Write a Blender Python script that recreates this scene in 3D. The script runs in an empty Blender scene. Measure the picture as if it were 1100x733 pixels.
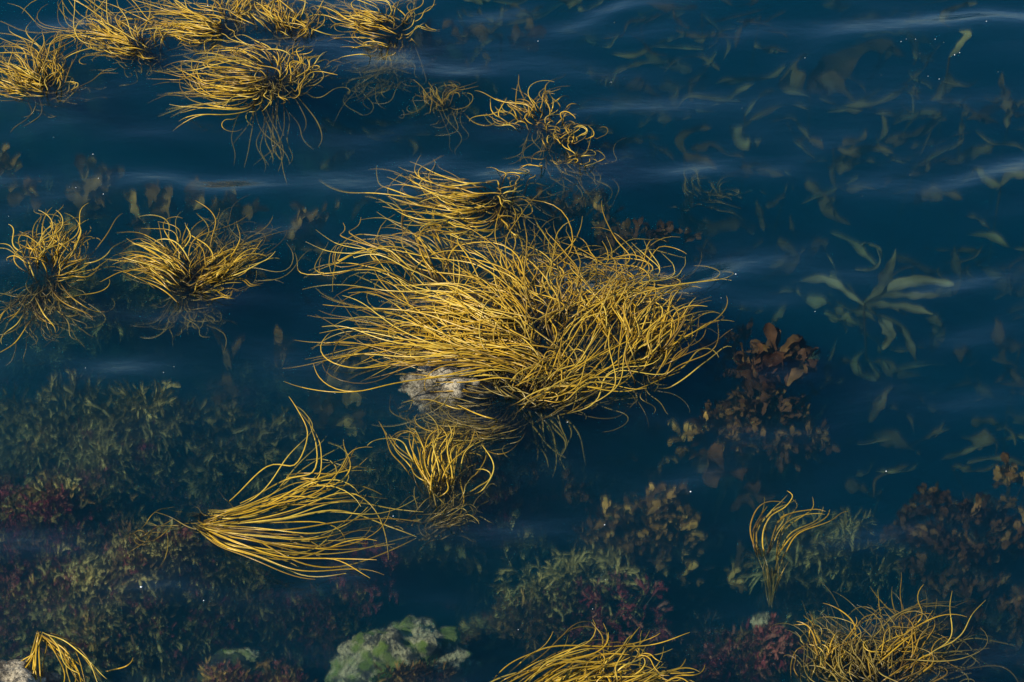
import bpy, math, random
import numpy as np
from mathutils import Vector, noise
R = math.radians
rng = random.Random(7)

# ------------------------------------------------------------------ camera, world, sun, exposure
sc = bpy.context.scene
COL = sc.collection
W, H = 1100.0, 733.0
PITCH, DIST, FOCAL = R(38), 8.0, 72.0
CAM = Vector((0, -DIST * math.cos(PITCH), DIST * math.sin(PITCH)))
cd = bpy.data.cameras.new("camera"); cam = bpy.data.objects.new("camera", cd); COL.objects.link(cam)
cam.location = CAM; cam.rotation_euler = (math.pi / 2 - PITCH, 0, 0)
cd.lens = FOCAL; cd.sensor_width = 36; cd.clip_end = 500; cd.clip_start = 0.1
sc.camera = cam

SUN_EL, SUN_AZ = R(38), R(-118)          # azimuth from +Y, clockwise: the sun stands to the left, a little behind the viewer
SUN_DIR = Vector((math.sin(SUN_AZ) * math.cos(SUN_EL), math.cos(SUN_AZ) * math.cos(SUN_EL), math.sin(SUN_EL)))
w = bpy.data.worlds.new("World"); sc.world = w; w.use_nodes = True
nt = w.node_tree; nt.nodes.clear()
sky = nt.nodes.new("ShaderNodeTexSky"); sky.sky_type = 'NISHITA'; sky.sun_disc = False
sky.dust_density = 0.0; sky.ozone_density = 8.0; sky.air_density = 1.0; sky.sun_elevation = SUN_EL; sky.sun_rotation = SUN_AZ
bg = nt.nodes.new("ShaderNodeBackground"); bg.inputs[1].default_value = 0.11
wo = nt.nodes.new("ShaderNodeOutputWorld")
nt.links.new(sky.outputs[0], bg.inputs[0]); nt.links.new(bg.outputs[0], wo.inputs[0])
sl = bpy.data.lights.new("sun", 'SUN'); sl.energy = 5.0; sl.angle = R(0.5); sl.color = (1, 0.92, 0.78)
so = bpy.data.objects.new("sun", sl); COL.objects.link(so)
so.rotation_euler = SUN_DIR.to_track_quat('Z', 'Y').to_euler(); so.location = (-6, -6, 8)
vs = sc.view_settings; vs.view_transform = 'Standard'; vs.look = 'None'; vs.exposure = 0.15; vs.gamma = 1
sc.cycles.use_denoising = True
sc.cycles.max_bounces = 5; sc.cycles.diffuse_bounces = 2; sc.cycles.glossy_bounces = 2
sc.cycles.transmission_bounces = 2; sc.cycles.volume_bounces = 1; sc.cycles.transparent_max_bounces = 12
sc.cycles.sample_clamp_indirect = 4; sc.cycles.caustics_refractive = False; sc.cycles.caustics_reflective = False

# ------------------------------------------------------------------ helpers
CF = Vector((0, math.cos(PITCH), -math.sin(PITCH))); CU = Vector((0, math.sin(PITCH), math.cos(PITCH)))
def at(px, py, z=0.0):
    d = Vector(((px - W / 2) / W * 36 / FOCAL, 0, 0)) + CU * (-(py - H / 2) / W * 36 / FOCAL) + CF
    return CAM + d * ((z - CAM.z) / d.z)
def at_arr(p):                           # n x 2 picture points -> n x 2 points of the water level
    d = np.zeros((len(p), 3)); k = 36 / FOCAL / W
    d[:, 0] = (p[:, 0] - W / 2) * k
    v = -(p[:, 1] - H / 2) * k
    d[:, 1] = v * CU.y + CF.y; d[:, 2] = v * CU.z + CF.z
    t = -CAM.z / d[:, 2]
    return np.stack([CAM.x + d[:, 0] * t, CAM.y + d[:, 1] * t], 1)
def lower(xy, z):                        # where the line of sight through a surface point reaches height z
    s = ((CAM.z - z) / CAM.z)[:, None]
    c = np.array([[CAM.x, CAM.y]])
    return c + (xy - c) * s

wr = random.Random(11); WAVES = []
for i in range(44):
    lam = 0.24 * (1.3 / 0.24) ** (wr.random() ** 0.7)
    th = R(102 + wr.gauss(0, 24)); k = 2 * math.pi / lam
    slope = 0.033 * (lam / 0.7) ** 0.12
    WAVES.append((k * math.cos(th), k * math.sin(th), wr.random() * 6.28, slope / k))
def wave(x, y):
    x = np.asarray(x, float); y = np.asarray(y, float)
    wx = x + 0.10 * np.sin(1.7 * y + 0.6 * x); wy = y + 0.12 * np.sin(1.3 * x + 1.0)
    h = np.zeros_like(x)
    for kx, ky, p, a in WAVES: h += a * np.sin(kx * wx + ky * wy + p)
    # patches of ruffled and of calm water
    g = 0.55 + 0.45 * np.sin(0.9 * x + 1.3 * y + 0.5) * np.sin(0.8 * x - 1.1 * y + 2.0) + 0.35
    f = 1 / (1 + np.exp((np.sqrt(x * x + y * y) - 9) / 0.8))
    return h * np.clip(g, 0.35, 1.3) * f

def mesh_np(name, V, F, attrs=None, smooth=True):
    """V n x 3 floats, F an m x k integer array of equal sided faces."""
    V = np.asarray(V, np.float32); F = np.asarray(F, np.int32)
    me = bpy.data.meshes.new(name)
    me.vertices.add(len(V)); me.vertices.foreach_set("co", V.ravel())
    m, k = F.shape
    me.loops.add(m * k); me.loops.foreach_set("vertex_index", F.ravel())
    me.polygons.add(m); me.polygons.foreach_set("loop_start", np.arange(0, m * k, k, dtype=np.int32))
    me.polygons.foreach_set("loop_total", np.full(m, k, np.int32))
    if smooth: me.polygons.foreach_set("use_smooth", np.ones(m, bool))
    for an, av in (attrs or {}).items():
        a = me.attributes.new(an, 'FLOAT', 'POINT'); a.data.foreach_set("value", np.asarray(av, np.float32))
    me.update(calc_edges=True)
    return me
def link(name, me, mat, parent=None, **props):
    o = bpy.data.objects.new(name, me); COL.objects.link(o)
    if mat and not me.materials: me.materials.append(mat)
    if parent: o.parent = parent; o.matrix_parent_inverse = parent.matrix_basis.inverted()
    for k, v in props.items(): o[k] = v
    return o
def thing(name, label, cat, loc, group=None):
    o = bpy.data.objects.new(name, None); COL.objects.link(o); o.location = loc; o.empty_display_size = 0.05
    o['label'] = label; o['category'] = cat
    if group: o['group'] = group
    return o

# ------------------------------------------------------------------ materials
class NT:
    def __init__(s, name):
        s.m = bpy.data.materials.new(name); s.m.use_nodes = True; s.t = s.m.node_tree; s.t.nodes.clear()
        s.out = s.n("OutputMaterial")
    def n(s, typ, **kw):
        x = s.t.nodes.new("ShaderNode" + typ)
        for k, v in kw.items(): setattr(x, k, v)
        return x
    def l(s, a, b): s.t.links.new(a, b)
    def ramp(s, fac, stops, interp='LINEAR'):
        r = s.n("ValToRGB"); cr = r.color_ramp; cr.interpolation = interp
        while len(cr.elements) < len(stops): cr.elements.new(0.5)
        for e, (p, c) in zip(cr.elements, stops): e.position = p; e.color = (*c, 1)
        s.l(fac, r.inputs[0]); return r.outputs[0]
    def noise(s, scale, detail=4, vec=None, rough=0.55):
        x = s.n("TexNoise"); x.inputs['Scale'].default_value = scale; x.inputs['Detail'].default_value = detail
        x.inputs['Roughness'].default_value = rough
        if vec is None: vec = s.n("NewGeometry").outputs['Position']
        s.l(vec, x.inputs['Vector']); return x.outputs[0]
    def mix(s, fac, a, b, typ='MIX'):
        x = s.n("Mix", data_type='RGBA', blend_type=typ)
        for sock, v in ((x.inputs[0], fac), (x.inputs[6], a), (x.inputs[7], b)):
            if hasattr(v, 'is_output'): s.l(v, sock)
            else: sock.default_value = v if isinstance(v, float) else (*v, 1)
        return x.outputs[2]
    def attr(s, name): 
        a = s.n("Attribute"); a.attribute_name = name; return a.outputs['Fac']

def strand_mat(name, tone, dark, rough=0.28):
    t = NT(name); oi = t.n("ObjectInfo")
    along = t.attr("along"); rnd = t.attr("shade")
    c = t.ramp(rnd, [(0.0, tone[0]), (0.45, tone[1]), (1.0, tone[2])])
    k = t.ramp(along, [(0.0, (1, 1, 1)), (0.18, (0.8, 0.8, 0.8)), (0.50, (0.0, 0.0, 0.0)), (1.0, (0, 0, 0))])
    c = t.mix(k, c, dark)  # dark olive root end; dimming of the sunken bases is painted in too
    nz = t.ramp(t.noise(55, 3), [(0.32, (0.72, 0.70, 0.62)), (0.7, (1.0, 1.0, 1.0))])
    c = t.mix(1.0, c, nz, 'MULTIPLY')
    p = t.n("BsdfPrincipled"); p.inputs['Roughness'].default_value = rough
    p.inputs['Specular IOR Level'].default_value = 0.5
    t.l(c, p.inputs['Base Color'])
    tr = t.n("BsdfTranslucent"); t.l(c, tr.inputs[0])
    mx = t.n("MixShader"); mx.inputs[0].default_value = 0.18
    t.l(p.outputs[0], mx.inputs[1]); t.l(tr.outputs[0], mx.inputs[2]); t.l(mx.outputs[0], t.out.inputs[0])
    return t.m
M = {}
M['strand'] = strand_mat("golden_strand", ((0.40, 0.23, 0.025), (0.82, 0.50, 0.03), (0.96, 0.69, 0.10)), (0.10, 0.062, 0.022))
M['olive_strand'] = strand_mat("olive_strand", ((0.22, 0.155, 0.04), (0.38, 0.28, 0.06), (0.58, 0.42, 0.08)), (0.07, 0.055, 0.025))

def leaf_mat(name, cols, rough=0.45, trans=0.25, scale=25):
    t = NT(name); sh = t.attr("shade")
    c = t.ramp(sh, [(i / (len(cols) - 1), q) for i, q in enumerate(cols)])
    nz = t.ramp(t.noise(scale, 5), [(0.30, (0.45, 0.45, 0.45)), (0.62, (1, 1, 1)), (0.75, (1.25, 1.2, 1.0))])  # bright patches stand in for rippled sunlight, put into the leaf colour
    c = t.mix(1.0, c, nz, 'MULTIPLY')
    p = t.n("BsdfPrincipled"); p.inputs['Roughness'].default_value = rough + .12; p.inputs['Specular IOR Level'].default_value = 0.10; t.l(c, p.inputs['Base Color'])   # wet and under water: almost no mirror
    bp = t.n("Bump"); bp.inputs['Strength'].default_value = 0.5; bp.inputs['Distance'].default_value = 0.004
    t.l(t.noise(scale * 3.5, 3), bp.inputs['Height']); t.l(bp.outputs[0], p.inputs['Normal'])
    tr = t.n("BsdfTranslucent"); t.l(c, tr.inputs[0])
    mx = t.n("MixShader"); mx.inputs[0].default_value = trans
    t.l(p.outputs[0], mx.inputs[1]); t.l(tr.outputs[0], mx.inputs[2]); t.l(mx.outputs[0], t.out.inputs[0])
    return t.m
M['brown'] = leaf_mat("brown_wrack", [(0.040, 0.018, 0.009), (0.095, 0.045, 0.020), (0.17, 0.082, 0.034), (0.34, 0.19, 0.055)])
M['amber'] = leaf_mat("amber_wrack", [(0.07, 0.032, 0.012), (0.26, 0.13, 0.035), (0.52, 0.27, 0.06), (0.90, 0.52, 0.12)])
M['kelp'] = leaf_mat("pale_kelp", [(0.090, 0.107, 0.057), (0.195, 0.210, 0.105), (0.450, 0.465, 0.225)], rough=0.3, trans=0.4, scale=10)
M['deep_kelp'] = leaf_mat("deep_kelp", [(0.080, 0.040, 0.018), (0.18, 0.10, 0.035), (0.26, 0.18, 0.06), (0.42, 0.38, 0.15)], rough=0.3, trans=0.3, scale=9)
M['olive'] = leaf_mat("olive_seaweed", [(0.035, 0.028, 0.012), (0.15, 0.11, 0.032), (0.38, 0.28, 0.08), (0.85, 0.64, 0.20)])
M['red'] = leaf_mat("red_seaweed", [(0.08, 0.010, 0.015), (0.26, 0.035, 0.045), (0.46, 0.09, 0.08), (0.60, 0.24, 0.14)])
M['green'] = leaf_mat("green_seaweed", [(0.035, 0.063, 0.007), (0.098, 0.182, 0.014), (0.224, 0.350, 0.035)])

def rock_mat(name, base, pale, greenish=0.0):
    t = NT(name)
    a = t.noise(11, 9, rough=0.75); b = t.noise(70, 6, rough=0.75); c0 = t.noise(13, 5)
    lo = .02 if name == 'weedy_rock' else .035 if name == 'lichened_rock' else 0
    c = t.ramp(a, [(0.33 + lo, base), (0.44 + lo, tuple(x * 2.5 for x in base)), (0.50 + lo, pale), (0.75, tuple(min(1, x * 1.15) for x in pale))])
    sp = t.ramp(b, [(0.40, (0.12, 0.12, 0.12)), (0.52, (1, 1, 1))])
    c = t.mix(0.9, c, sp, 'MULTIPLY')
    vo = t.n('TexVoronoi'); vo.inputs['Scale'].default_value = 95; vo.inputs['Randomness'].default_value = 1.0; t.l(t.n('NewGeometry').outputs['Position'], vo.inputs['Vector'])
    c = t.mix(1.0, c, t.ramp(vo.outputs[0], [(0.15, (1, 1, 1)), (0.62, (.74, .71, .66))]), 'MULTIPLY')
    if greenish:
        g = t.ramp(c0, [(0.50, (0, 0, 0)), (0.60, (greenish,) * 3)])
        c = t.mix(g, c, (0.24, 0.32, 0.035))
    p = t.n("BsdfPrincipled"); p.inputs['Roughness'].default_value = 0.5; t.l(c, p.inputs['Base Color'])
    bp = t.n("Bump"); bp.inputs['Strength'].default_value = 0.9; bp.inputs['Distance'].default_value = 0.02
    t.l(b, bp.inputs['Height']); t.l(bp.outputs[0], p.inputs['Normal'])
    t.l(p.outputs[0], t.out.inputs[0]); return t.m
M['rock'] = rock_mat("lichened_rock", (0.07, 0.06, 0.04), (0.74, 0.65, 0.45))
M['green_rock'] = rock_mat("weedy_rock", (0.05, 0.045, 0.03), (0.95, 0.82, 0.44), 0.85)
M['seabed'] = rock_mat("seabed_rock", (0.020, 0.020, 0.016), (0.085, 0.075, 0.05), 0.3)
t = NT("foam"); p = t.n("BsdfPrincipled"); p.inputs['Base Color'].default_value = (0.85, 0.88, 0.85, 1)
p.inputs['Roughness'].default_value = 0.2; t.l(p.outputs[0], t.out.inputs[0]); M['foam'] = t.m

# water: a clear surface that mirrors the sky by its angle, over a blue-green body
t = NT("sea_water")
fr = t.n("Fresnel"); mr = t.n("MapRange"); mr.inputs['To Min'].default_value = 1.333; mr.inputs['To Max'].default_value = 0.75
t.l(t.n("NewGeometry").outputs['Backfacing'], mr.inputs['Value']); t.l(mr.outputs[0], fr.inputs['IOR'])   # the same mirror share from either side
bp = t.n("Bump"); bp.inputs['Strength'].default_value = 0.22; bp.inputs['Distance'].default_value = 0.02
mp = t.n("Mapping"); mp.inputs['Scale'].default_value = (1.0, 2.2, 1.0); mp.inputs['Rotation'].default_value = (0, 0, R(-12))
t.l(t.n("NewGeometry").outputs['Position'], mp.inputs[0])
t.l(t.noise(4.5, 3, mp.outputs[0], 0.5), bp.inputs['Height'])
t.l(bp.outputs[0], fr.inputs['Normal'])
gl = t.n("BsdfGlossy"); gl.inputs['Roughness'].default_value = 0.12; t.l(bp.outputs[0], gl.inputs['Normal'])
tp = t.n("BsdfTransparent")
rf = t.n("BsdfRefraction"); rf.inputs['IOR'].default_value = 1.015; rf.inputs['Roughness'].default_value = 0.6; t.l(bp.outputs[0], rf.inputs['Normal'])
m2 = t.n("MixShader"); m2.inputs[0].default_value = 0.42; t.l(tp.outputs[0], m2.inputs[1]); t.l(rf.outputs[0], m2.inputs[2])   # what lies deeper looks softer
mx = t.n("MixShader"); t.l(fr.outputs[0], mx.inputs[0]); t.l(m2.outputs[0], mx.inputs[1]); t.l(gl.outputs[0], mx.inputs[2])
t.l(mx.outputs[0], t.out.inputs['Surface'])
ab = t.n("VolumeAbsorption"); ab.inputs['Color'].default_value = (0.25, 0.60, 0.68, 1); ab.inputs['Density'].default_value = 1.5
vsn = t.n("VolumeScatter"); vsn.inputs['Color'].default_value = (0.02, 0.66, 0.96, 1); vsn.inputs['Density'].default_value = 0.18
vsn.inputs['Anisotropy'].default_value = 0.0
ad = t.n("AddShader"); t.l(ab.outputs[0], ad.inputs[0]); t.l(vsn.outputs[0], ad.inputs[1]); t.l(ad.outputs[0], t.out.inputs['Volume'])
M['water'] = t.m

# ------------------------------------------------------------------ water and seabed
def axis(lo, hi, step, far):
    core = np.arange(lo, hi + 1e-6, step)
    out = np.array([0.3, 0.8, 1.6, 3, 6, 12, 22, far])
    return np.concatenate([lo - out[::-1], core, hi + out])
def grid_faces(nx, ny):
    i = np.arange(nx - 1)[None, :]; j = np.arange(ny - 1)[:, None]
    a = j * nx + i
    return np.stack([a, a + 1, a + nx + 1, a + nx], -1).reshape(-1, 4)
xs = axis(-3.6, 3.6, 0.024, 50); ys = axis(-2.6, 5.2, 0.024, 50)
X, Y = np.meshgrid(xs, ys); Z = wave(X, Y)
V = np.stack([X, Y, Z], -1).reshape(-1, 3); nx, ny = len(xs), len(ys)
F = grid_faces(nx, ny)
per = list(range(nx)) + [j * nx + nx - 1 for j in range(1, ny)] + [(ny - 1) * nx + i for i in range(nx - 2, -1, -1)] + [j * nx for j in range(ny - 2, 0, -1)]
n0 = len(V); low = V[per].copy(); low[:, 2] = -4.0
ctr = len(V) + len(per)
V = np.vstack([V, low, [[0, 0, -4.0]]])
q = [[per[i], n0 + i, n0 + (i + 1) % len(per), per[(i + 1) % len(per)]] for i in range(len(per))]
me = mesh_np("water", V, np.vstack([F, q]))
import bmesh
bm = bmesh.new(); bm.from_mesh(me); bm.verts.ensure_lookup_table()
for i in range(len(per)):
    bm.faces.new((bm.verts[ctr], bm.verts[n0 + (i + 1) % len(per)], bm.verts[n0 + i]))
bm.to_mesh(me); bm.free()
for a in me.polygons: a.use_smooth = True
link("water", me, M['water'], kind="structure")

# mounds of the reef: picture place of the top, height of the top, radii in metres
MOUNDS = [(335, 650, -.36, .40, .30), (310, 410, -.56, .5, .34), (545, 540, -.46, .4, .3), (400, 510, -.52, .4, .25), (130, 610, -.22, .95, .62), (20, 560, -.24, .6, .6), (90, 470, -.32, .62, .42), (250, 475, -.36, .40, .30),
          (60, 330, -.62, .5, .4), (190, 330, -.60, .35, .3), (120, 215, -.72, .75, .4), (350, 140, -.7, .6, .5), (60, 60, -.6, .8, .6),
          (430, 715, -.20, .42, .34), (270, 720, -.22, .55, .35), (10, 745, -.06, .30, .30), (395, 600, -.42, .22, .18),
          (600, 650, -.32, .55, .34), (690, 565, -.32, .36, .32), (520, 600, -.56, .35, .3), (820, 690, -.32, .34, .26),
          (900, 590, -.52, .42, .30), (1060, 545, -.42, .42, .30), (1060, 660, -.5, .5, .4), (490, 420, -.34, .22, .16), (600, 420, -.55, .5, .3),
          (830, 440, -.50, .42, .28), (610, 250, -.55, .6, .32), (480, 40, -.6, .5, .4), (700, 290, -.5, .3, .2), (740, 700, -.5, .4, .3)]
MW = []
for (mx_, my_, zt, rx, ry) in MOUNDS:
    c = at(mx_, my_, zt); MW.append((c.x, c.y, zt, rx, ry))
def bed(x, y):
    x = np.asarray(x, float); y = np.asarray(y, float)
    base = -0.80 + 0.10 * np.sin(1.9 * x + .7 * y) + 0.09 * np.sin(2.3 * y - 1.1 * x + 1)
    u = np.clip((.7 * x + .8 * y + .2) / 2.4, 0, 1); base = base - 2.4 * u * u * (3 - 2 * u)
    z = base.copy()
    for cx, cy, zt, rx, ry in MW:
        g = np.exp(-(((x - cx) / rx) ** 2 + ((y - cy) / ry) ** 2) * 1.1)
        z = np.maximum(z, base + (zt - base) * g)
    n = (0.045 * np.sin(9.1 * x + 3.3 * y) * np.sin(8.3 * y - 4.1 * x) + 0.03 * np.sin(19 * x - 7 * y + 1) * np.sin(17 * y + 9 * x)
         + 0.016 * np.sin(41 * x + 13 * y + 2 * np.sin(7 * y)) * np.sin(37 * y - 17 * x + 2) + 0.008 * np.sin(83 * x - 31 * y + 3 * np.sin(11 * x)) * np.sin(71 * y + 29 * x))
    return z + n
xs = axis(-3.8, 3.8, 0.026, 30); ys = axis(-2.8, 5.6, 0.026, 30)
X, Y = np.meshgrid(xs, ys)
V = np.stack([X, Y, bed(X, Y)], -1).reshape(-1, 3)
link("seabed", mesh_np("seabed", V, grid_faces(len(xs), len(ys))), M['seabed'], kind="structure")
ROCKS = []                               # centre and half sizes of the boulders, filled before the turf is laid
def ground(x, y):
    z = float(bed(x, y))
    for c, q in ROCKS:
        d = 1 - ((x - c[0]) / q[0]) ** 2 - ((y - c[1]) / q[1]) ** 2
        if d > 0: z = max(z, c[2] + q[2] * .92 * math.sqrt(d))
    return z
def on_bed(px, py):
    z = -0.5
    for _ in range(12):
        p = at(px, py, z); z = 0.5 * z + 0.5 * ground(p.x, p.y)
    p = at(px, py, z); return Vector((p.x, p.y, z))

# ------------------------------------------------------------------ strands
def crom(P, n):
    P = np.asarray(P, float); k = len(P)
    Q = np.vstack([2 * P[0] - P[1], P, 2 * P[-1] - P[-2]])
    L = np.concatenate([[0], np.cumsum(np.linalg.norm(np.diff(P[:, :2], axis=0), axis=1))]); L /= L[-1]
    t = np.linspace(0, 1, n); i = np.clip(np.searchsorted(L, t, side='right') - 1, 0, k - 2)
    u = ((t - L[i]) / (L[i + 1] - L[i] + 1e-9))[:, None]
    a, b, c, d = Q[i], Q[i + 1], Q[i + 2], Q[i + 3]
    return 0.5 * ((2 * b) + (-a + c) * u + (2 * a - 5 * b + 4 * c - d) * u * u + (-a + 3 * b - 3 * c + d) * u ** 3)
SIDES = 5
def tube(P, r):
    n = len(P); T = np.gradient(P, axis=0); T /= np.linalg.norm(T, axis=1)[:, None] + 1e-9
    S = np.cross(T, np.array([[0, 0, 1.0]])); ln = np.linalg.norm(S, axis=1)[:, None]
    S = np.where(ln > 1e-3, S / (ln + 1e-9), np.array([[1.0, 0, 0]])); N = np.cross(S, T)
    a = np.arange(SIDES) / SIDES * 2 * math.pi
    V = P[:, None, :] + r[:, None, None] * (np.cos(a)[None, :, None] * S[:, None, :] + 0.72 * np.sin(a)[None, :, None] * N[:, None, :])
    V = V.reshape(-1, 3)
    i = np.arange(n - 1)[:, None] * SIDES; j = np.arange(SIDES)[None, :]; j2 = (j + 1) % SIDES
    F = np.stack([i + j, i + j2, i + SIDES + j2, i + SIDES + j], -1).reshape(-1, 4)
    return V, F
def one_strand(rg, A, B, o):
    """one floating strand between guide A and guide B; points in metres"""
    n = 26; cr = o.get('cross', 0.38); u0 = rg.random(); u1 = min(1.12, max(-.12, u0 + rg.gauss(0, cr)))
    u = (u0 + (u1 - u0) * np.linspace(0, 1, n) ** 0.8)[:, None]
    g = at_arr((crom(A, n) * (1 - u) + crom(B, n) * u)[:, :2])
    L = rg.uniform(*o.get('L', (0.60, 1.12)))
    seg = np.diff(g, axis=0) * L
    # resample so that truncated strands keep following their guide
    m = max(8, int(n * min(L, 1)))
    g2 = g[:m]
    if L > 1: g2 = np.vstack([g, g[-1] + (g[-1] - g[-2]) * np.arange(1, 1 + int((L - 1) * n) + 1)[:, None]])
    g = g2; n = len(g)
    seg = np.diff(g, axis=0); sl_ = np.linalg.norm(seg, axis=1); th = np.unwrap(np.arctan2(seg[:, 1], seg[:, 0]))
    t = np.linspace(0, 1, n - 1); wob = o.get('wob', 0.45) * 1.6
    th = th + wob * (0.25 + t) * (rg.gauss(0, .55) * np.sin(rg.uniform(2, 5) * t + rg.random() * 6.3) + rg.gauss(0, .35) * np.sin(rg.uniform(6, 11) * t + rg.random() * 6.3))
    th = th + rg.gauss(0, .10) * (1 - t)
    c = rg.gauss(0, 1) * o.get('curl', 0.8)
    if o.get('turn'): c = abs(c) * (1 if o['turn'] > 0 else -1) + o['turn']
    th = th + c * np.clip((t - .55) / .45, 0, 1) ** 1.6 * 1.4
    jit = np.array([rg.gauss(0, 1), rg.gauss(0, 1)]) * o.get('jit', 0.046)
    xy = np.vstack([[0, 0], np.cumsum(np.stack([np.cos(th), np.sin(th)], 1) * sl_[:, None], axis=0)]) + g[0] + jit
    t = np.linspace(0, 1, n)
    rise = o.get('rise', 0.33); zr = o.get('root', -0.22); 
    s = np.clip(t / max(1e-3, rise * rg.uniform(.7, 1.3)), 0, 1); s = s * s * (3 - 2 * s)
    top = o.get('top', 0.0) + rg.random() * o.get('pile', 0.02) * np.sin(np.clip(t * 1.15, 0, 1) * math.pi) + rg.gauss(-.013, .018)
    z = zr * (1 - s) + top * s
    z = z + (0.013 * np.sin(rg.uniform(4, 10) * t + rg.random() * 6.3) * s)
    dip = o.get('dip', 0.25)
    if rg.random() < dip: z = z - np.clip((t - .6) / .4, 0, 1) ** 1.5 * rg.uniform(0.03, 0.14)
    xy = lower(xy, z)
    z = z + wave(xy[:, 0], xy[:, 1])
    P = np.column_stack([xy, z])
    r0 = 0.67 * o.get('r', 0.0042) * rg.uniform(.78, 1.18)
    r = r0 * np.interp(t, [0, .12, .5, .9, 1], [.75, .95, 1.0, .72, .25])
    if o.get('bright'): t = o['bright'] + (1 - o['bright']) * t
    return P, r, t
def pack(parts, shades):
    Vs, Fs, al, sh, k = [], [], [], [], 0
    for (P, r, t), q in zip(parts, shades):
        V, F = tube(P, r); Vs.append(V); Fs.append(F + k); k += len(V)
        al.append(np.repeat(t, SIDES)); sh.append(np.full(len(V), q))
    return np.vstack(Vs), np.vstack(Fs), {'along': np.concatenate(al), 'shade': np.concatenate(sh)}
def strand_object(rg, A, B, o, parent, shade_mid=0.5, mat=None):
    P, r, t = one_strand(rg, A, B, o)
    q = min(1, max(0, rg.gauss(shade_mid, 0.28)))
    parts = [(P, r, t)]; qs = [q]
    if rg.random() < o.get('fork', 0.35):                    # the strand divides in two on its way
        k = rg.randint(int(len(P) * .35), int(len(P) * .7)); Q = P[k:].copy(); m = len(Q)
        if m > 4:
            a = np.linspace(0, 1, m); d = Q[-1] - Q[0]; side = np.array([-d[1], d[0], 0]) * rg.choice((-1, 1)) * rg.uniform(.18, .5)
            Q += side * (a ** 1.3)[:, None]; Q[:, 2] += 0.006 * np.sin(a * 5)
            parts.append((Q, r[k:] * .9, t[k:])); qs.append(q)
    V, F, at_ = pack(parts, qs)
    base = np.array(parent.location)
    me = mesh_np("strand", V - base, F, at_)
    me.materials.append(mat or M['strand'])
    ob = bpy.data.objects.new("strand", me); COL.objects.link(ob); ob.parent = parent
    return ob
def tangle(rg, bundles, parent, mat, name="strand_tangle"):
    parts, qs = [], []
    for A, B, n, o in bundles:
        for _ in range(n):
            parts.append(one_strand(rg, A, B, o)); qs.append(min(1, max(0, rg.gauss(0.45, 0.25))))
    V, F, at_ = pack(parts, qs)
    me = mesh_np(name, V - np.array(parent.location), F, at_); me.materials.append(mat)
    ob = bpy.data.objects.new(name, me); COL.objects.link(ob); ob.parent = parent; ob['kind'] = "stuff"
    return ob
def weed(label, root, bundles, under=(), seed=1, root_z=-0.22, limit=300, tone=0.5, stalks=6, stalk_to=None, thin=0.9):
    rg = random.Random(seed); c = at(*root, root_z)
    T = thing("thongweed", label, "seaweed", c)
    cnt = 0; extra = []
    for A, B, n, o in bundles:
        o = dict(o); o.setdefault('root', root_z)
        if n > 12: n = round(n * thin)
        m = n
        if cnt + n > limit: m = max(0, limit - cnt); extra.append((A, B, n - m, o))
        for _ in range(m): strand_object(rg, A, B, o, T, tone)
        cnt += m
    if extra: tangle(rg, extra, T, M['strand'])
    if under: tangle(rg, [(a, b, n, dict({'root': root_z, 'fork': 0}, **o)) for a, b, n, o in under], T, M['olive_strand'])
    # the dark stipe bundle that ties the plant to the rock below
    d = on_bed(*(stalk_to or (root[0] + 4, root[1] + 14)))
    parts = []
    for _ in range(stalks):
        a = np.linspace(0, 1, 12); off = np.array([rg.gauss(0, .015), rg.gauss(0, .015), 0]); off2 = np.array([rg.gauss(0, .02), rg.gauss(0, .02), 0])
        P = np.array(d)[None] * (1 - a[:, None]) + (np.array(c) + off)[None] * a[:, None] + off2[None] * np.sin(a * math.pi)[:, None]
        P += np.stack([.008 * np.sin(a * 7 + rg.random() * 6), .008 * np.sin(a * 9 + rg.random() * 6), a * 0], 1)
        parts.append((P, np.full(12, 0.0045), np.full(12, 0.1)))
    V, F, at_ = pack(parts, [0.3] * len(parts))
    me = mesh_np("stalk", V - np.array(T.location), F, at_); me.materials.append(M['olive_strand'])
    ob = bpy.data.objects.new("stalk", me); COL.objects.link(ob); ob.parent = T
    return T

exec_weeds = True
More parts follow.
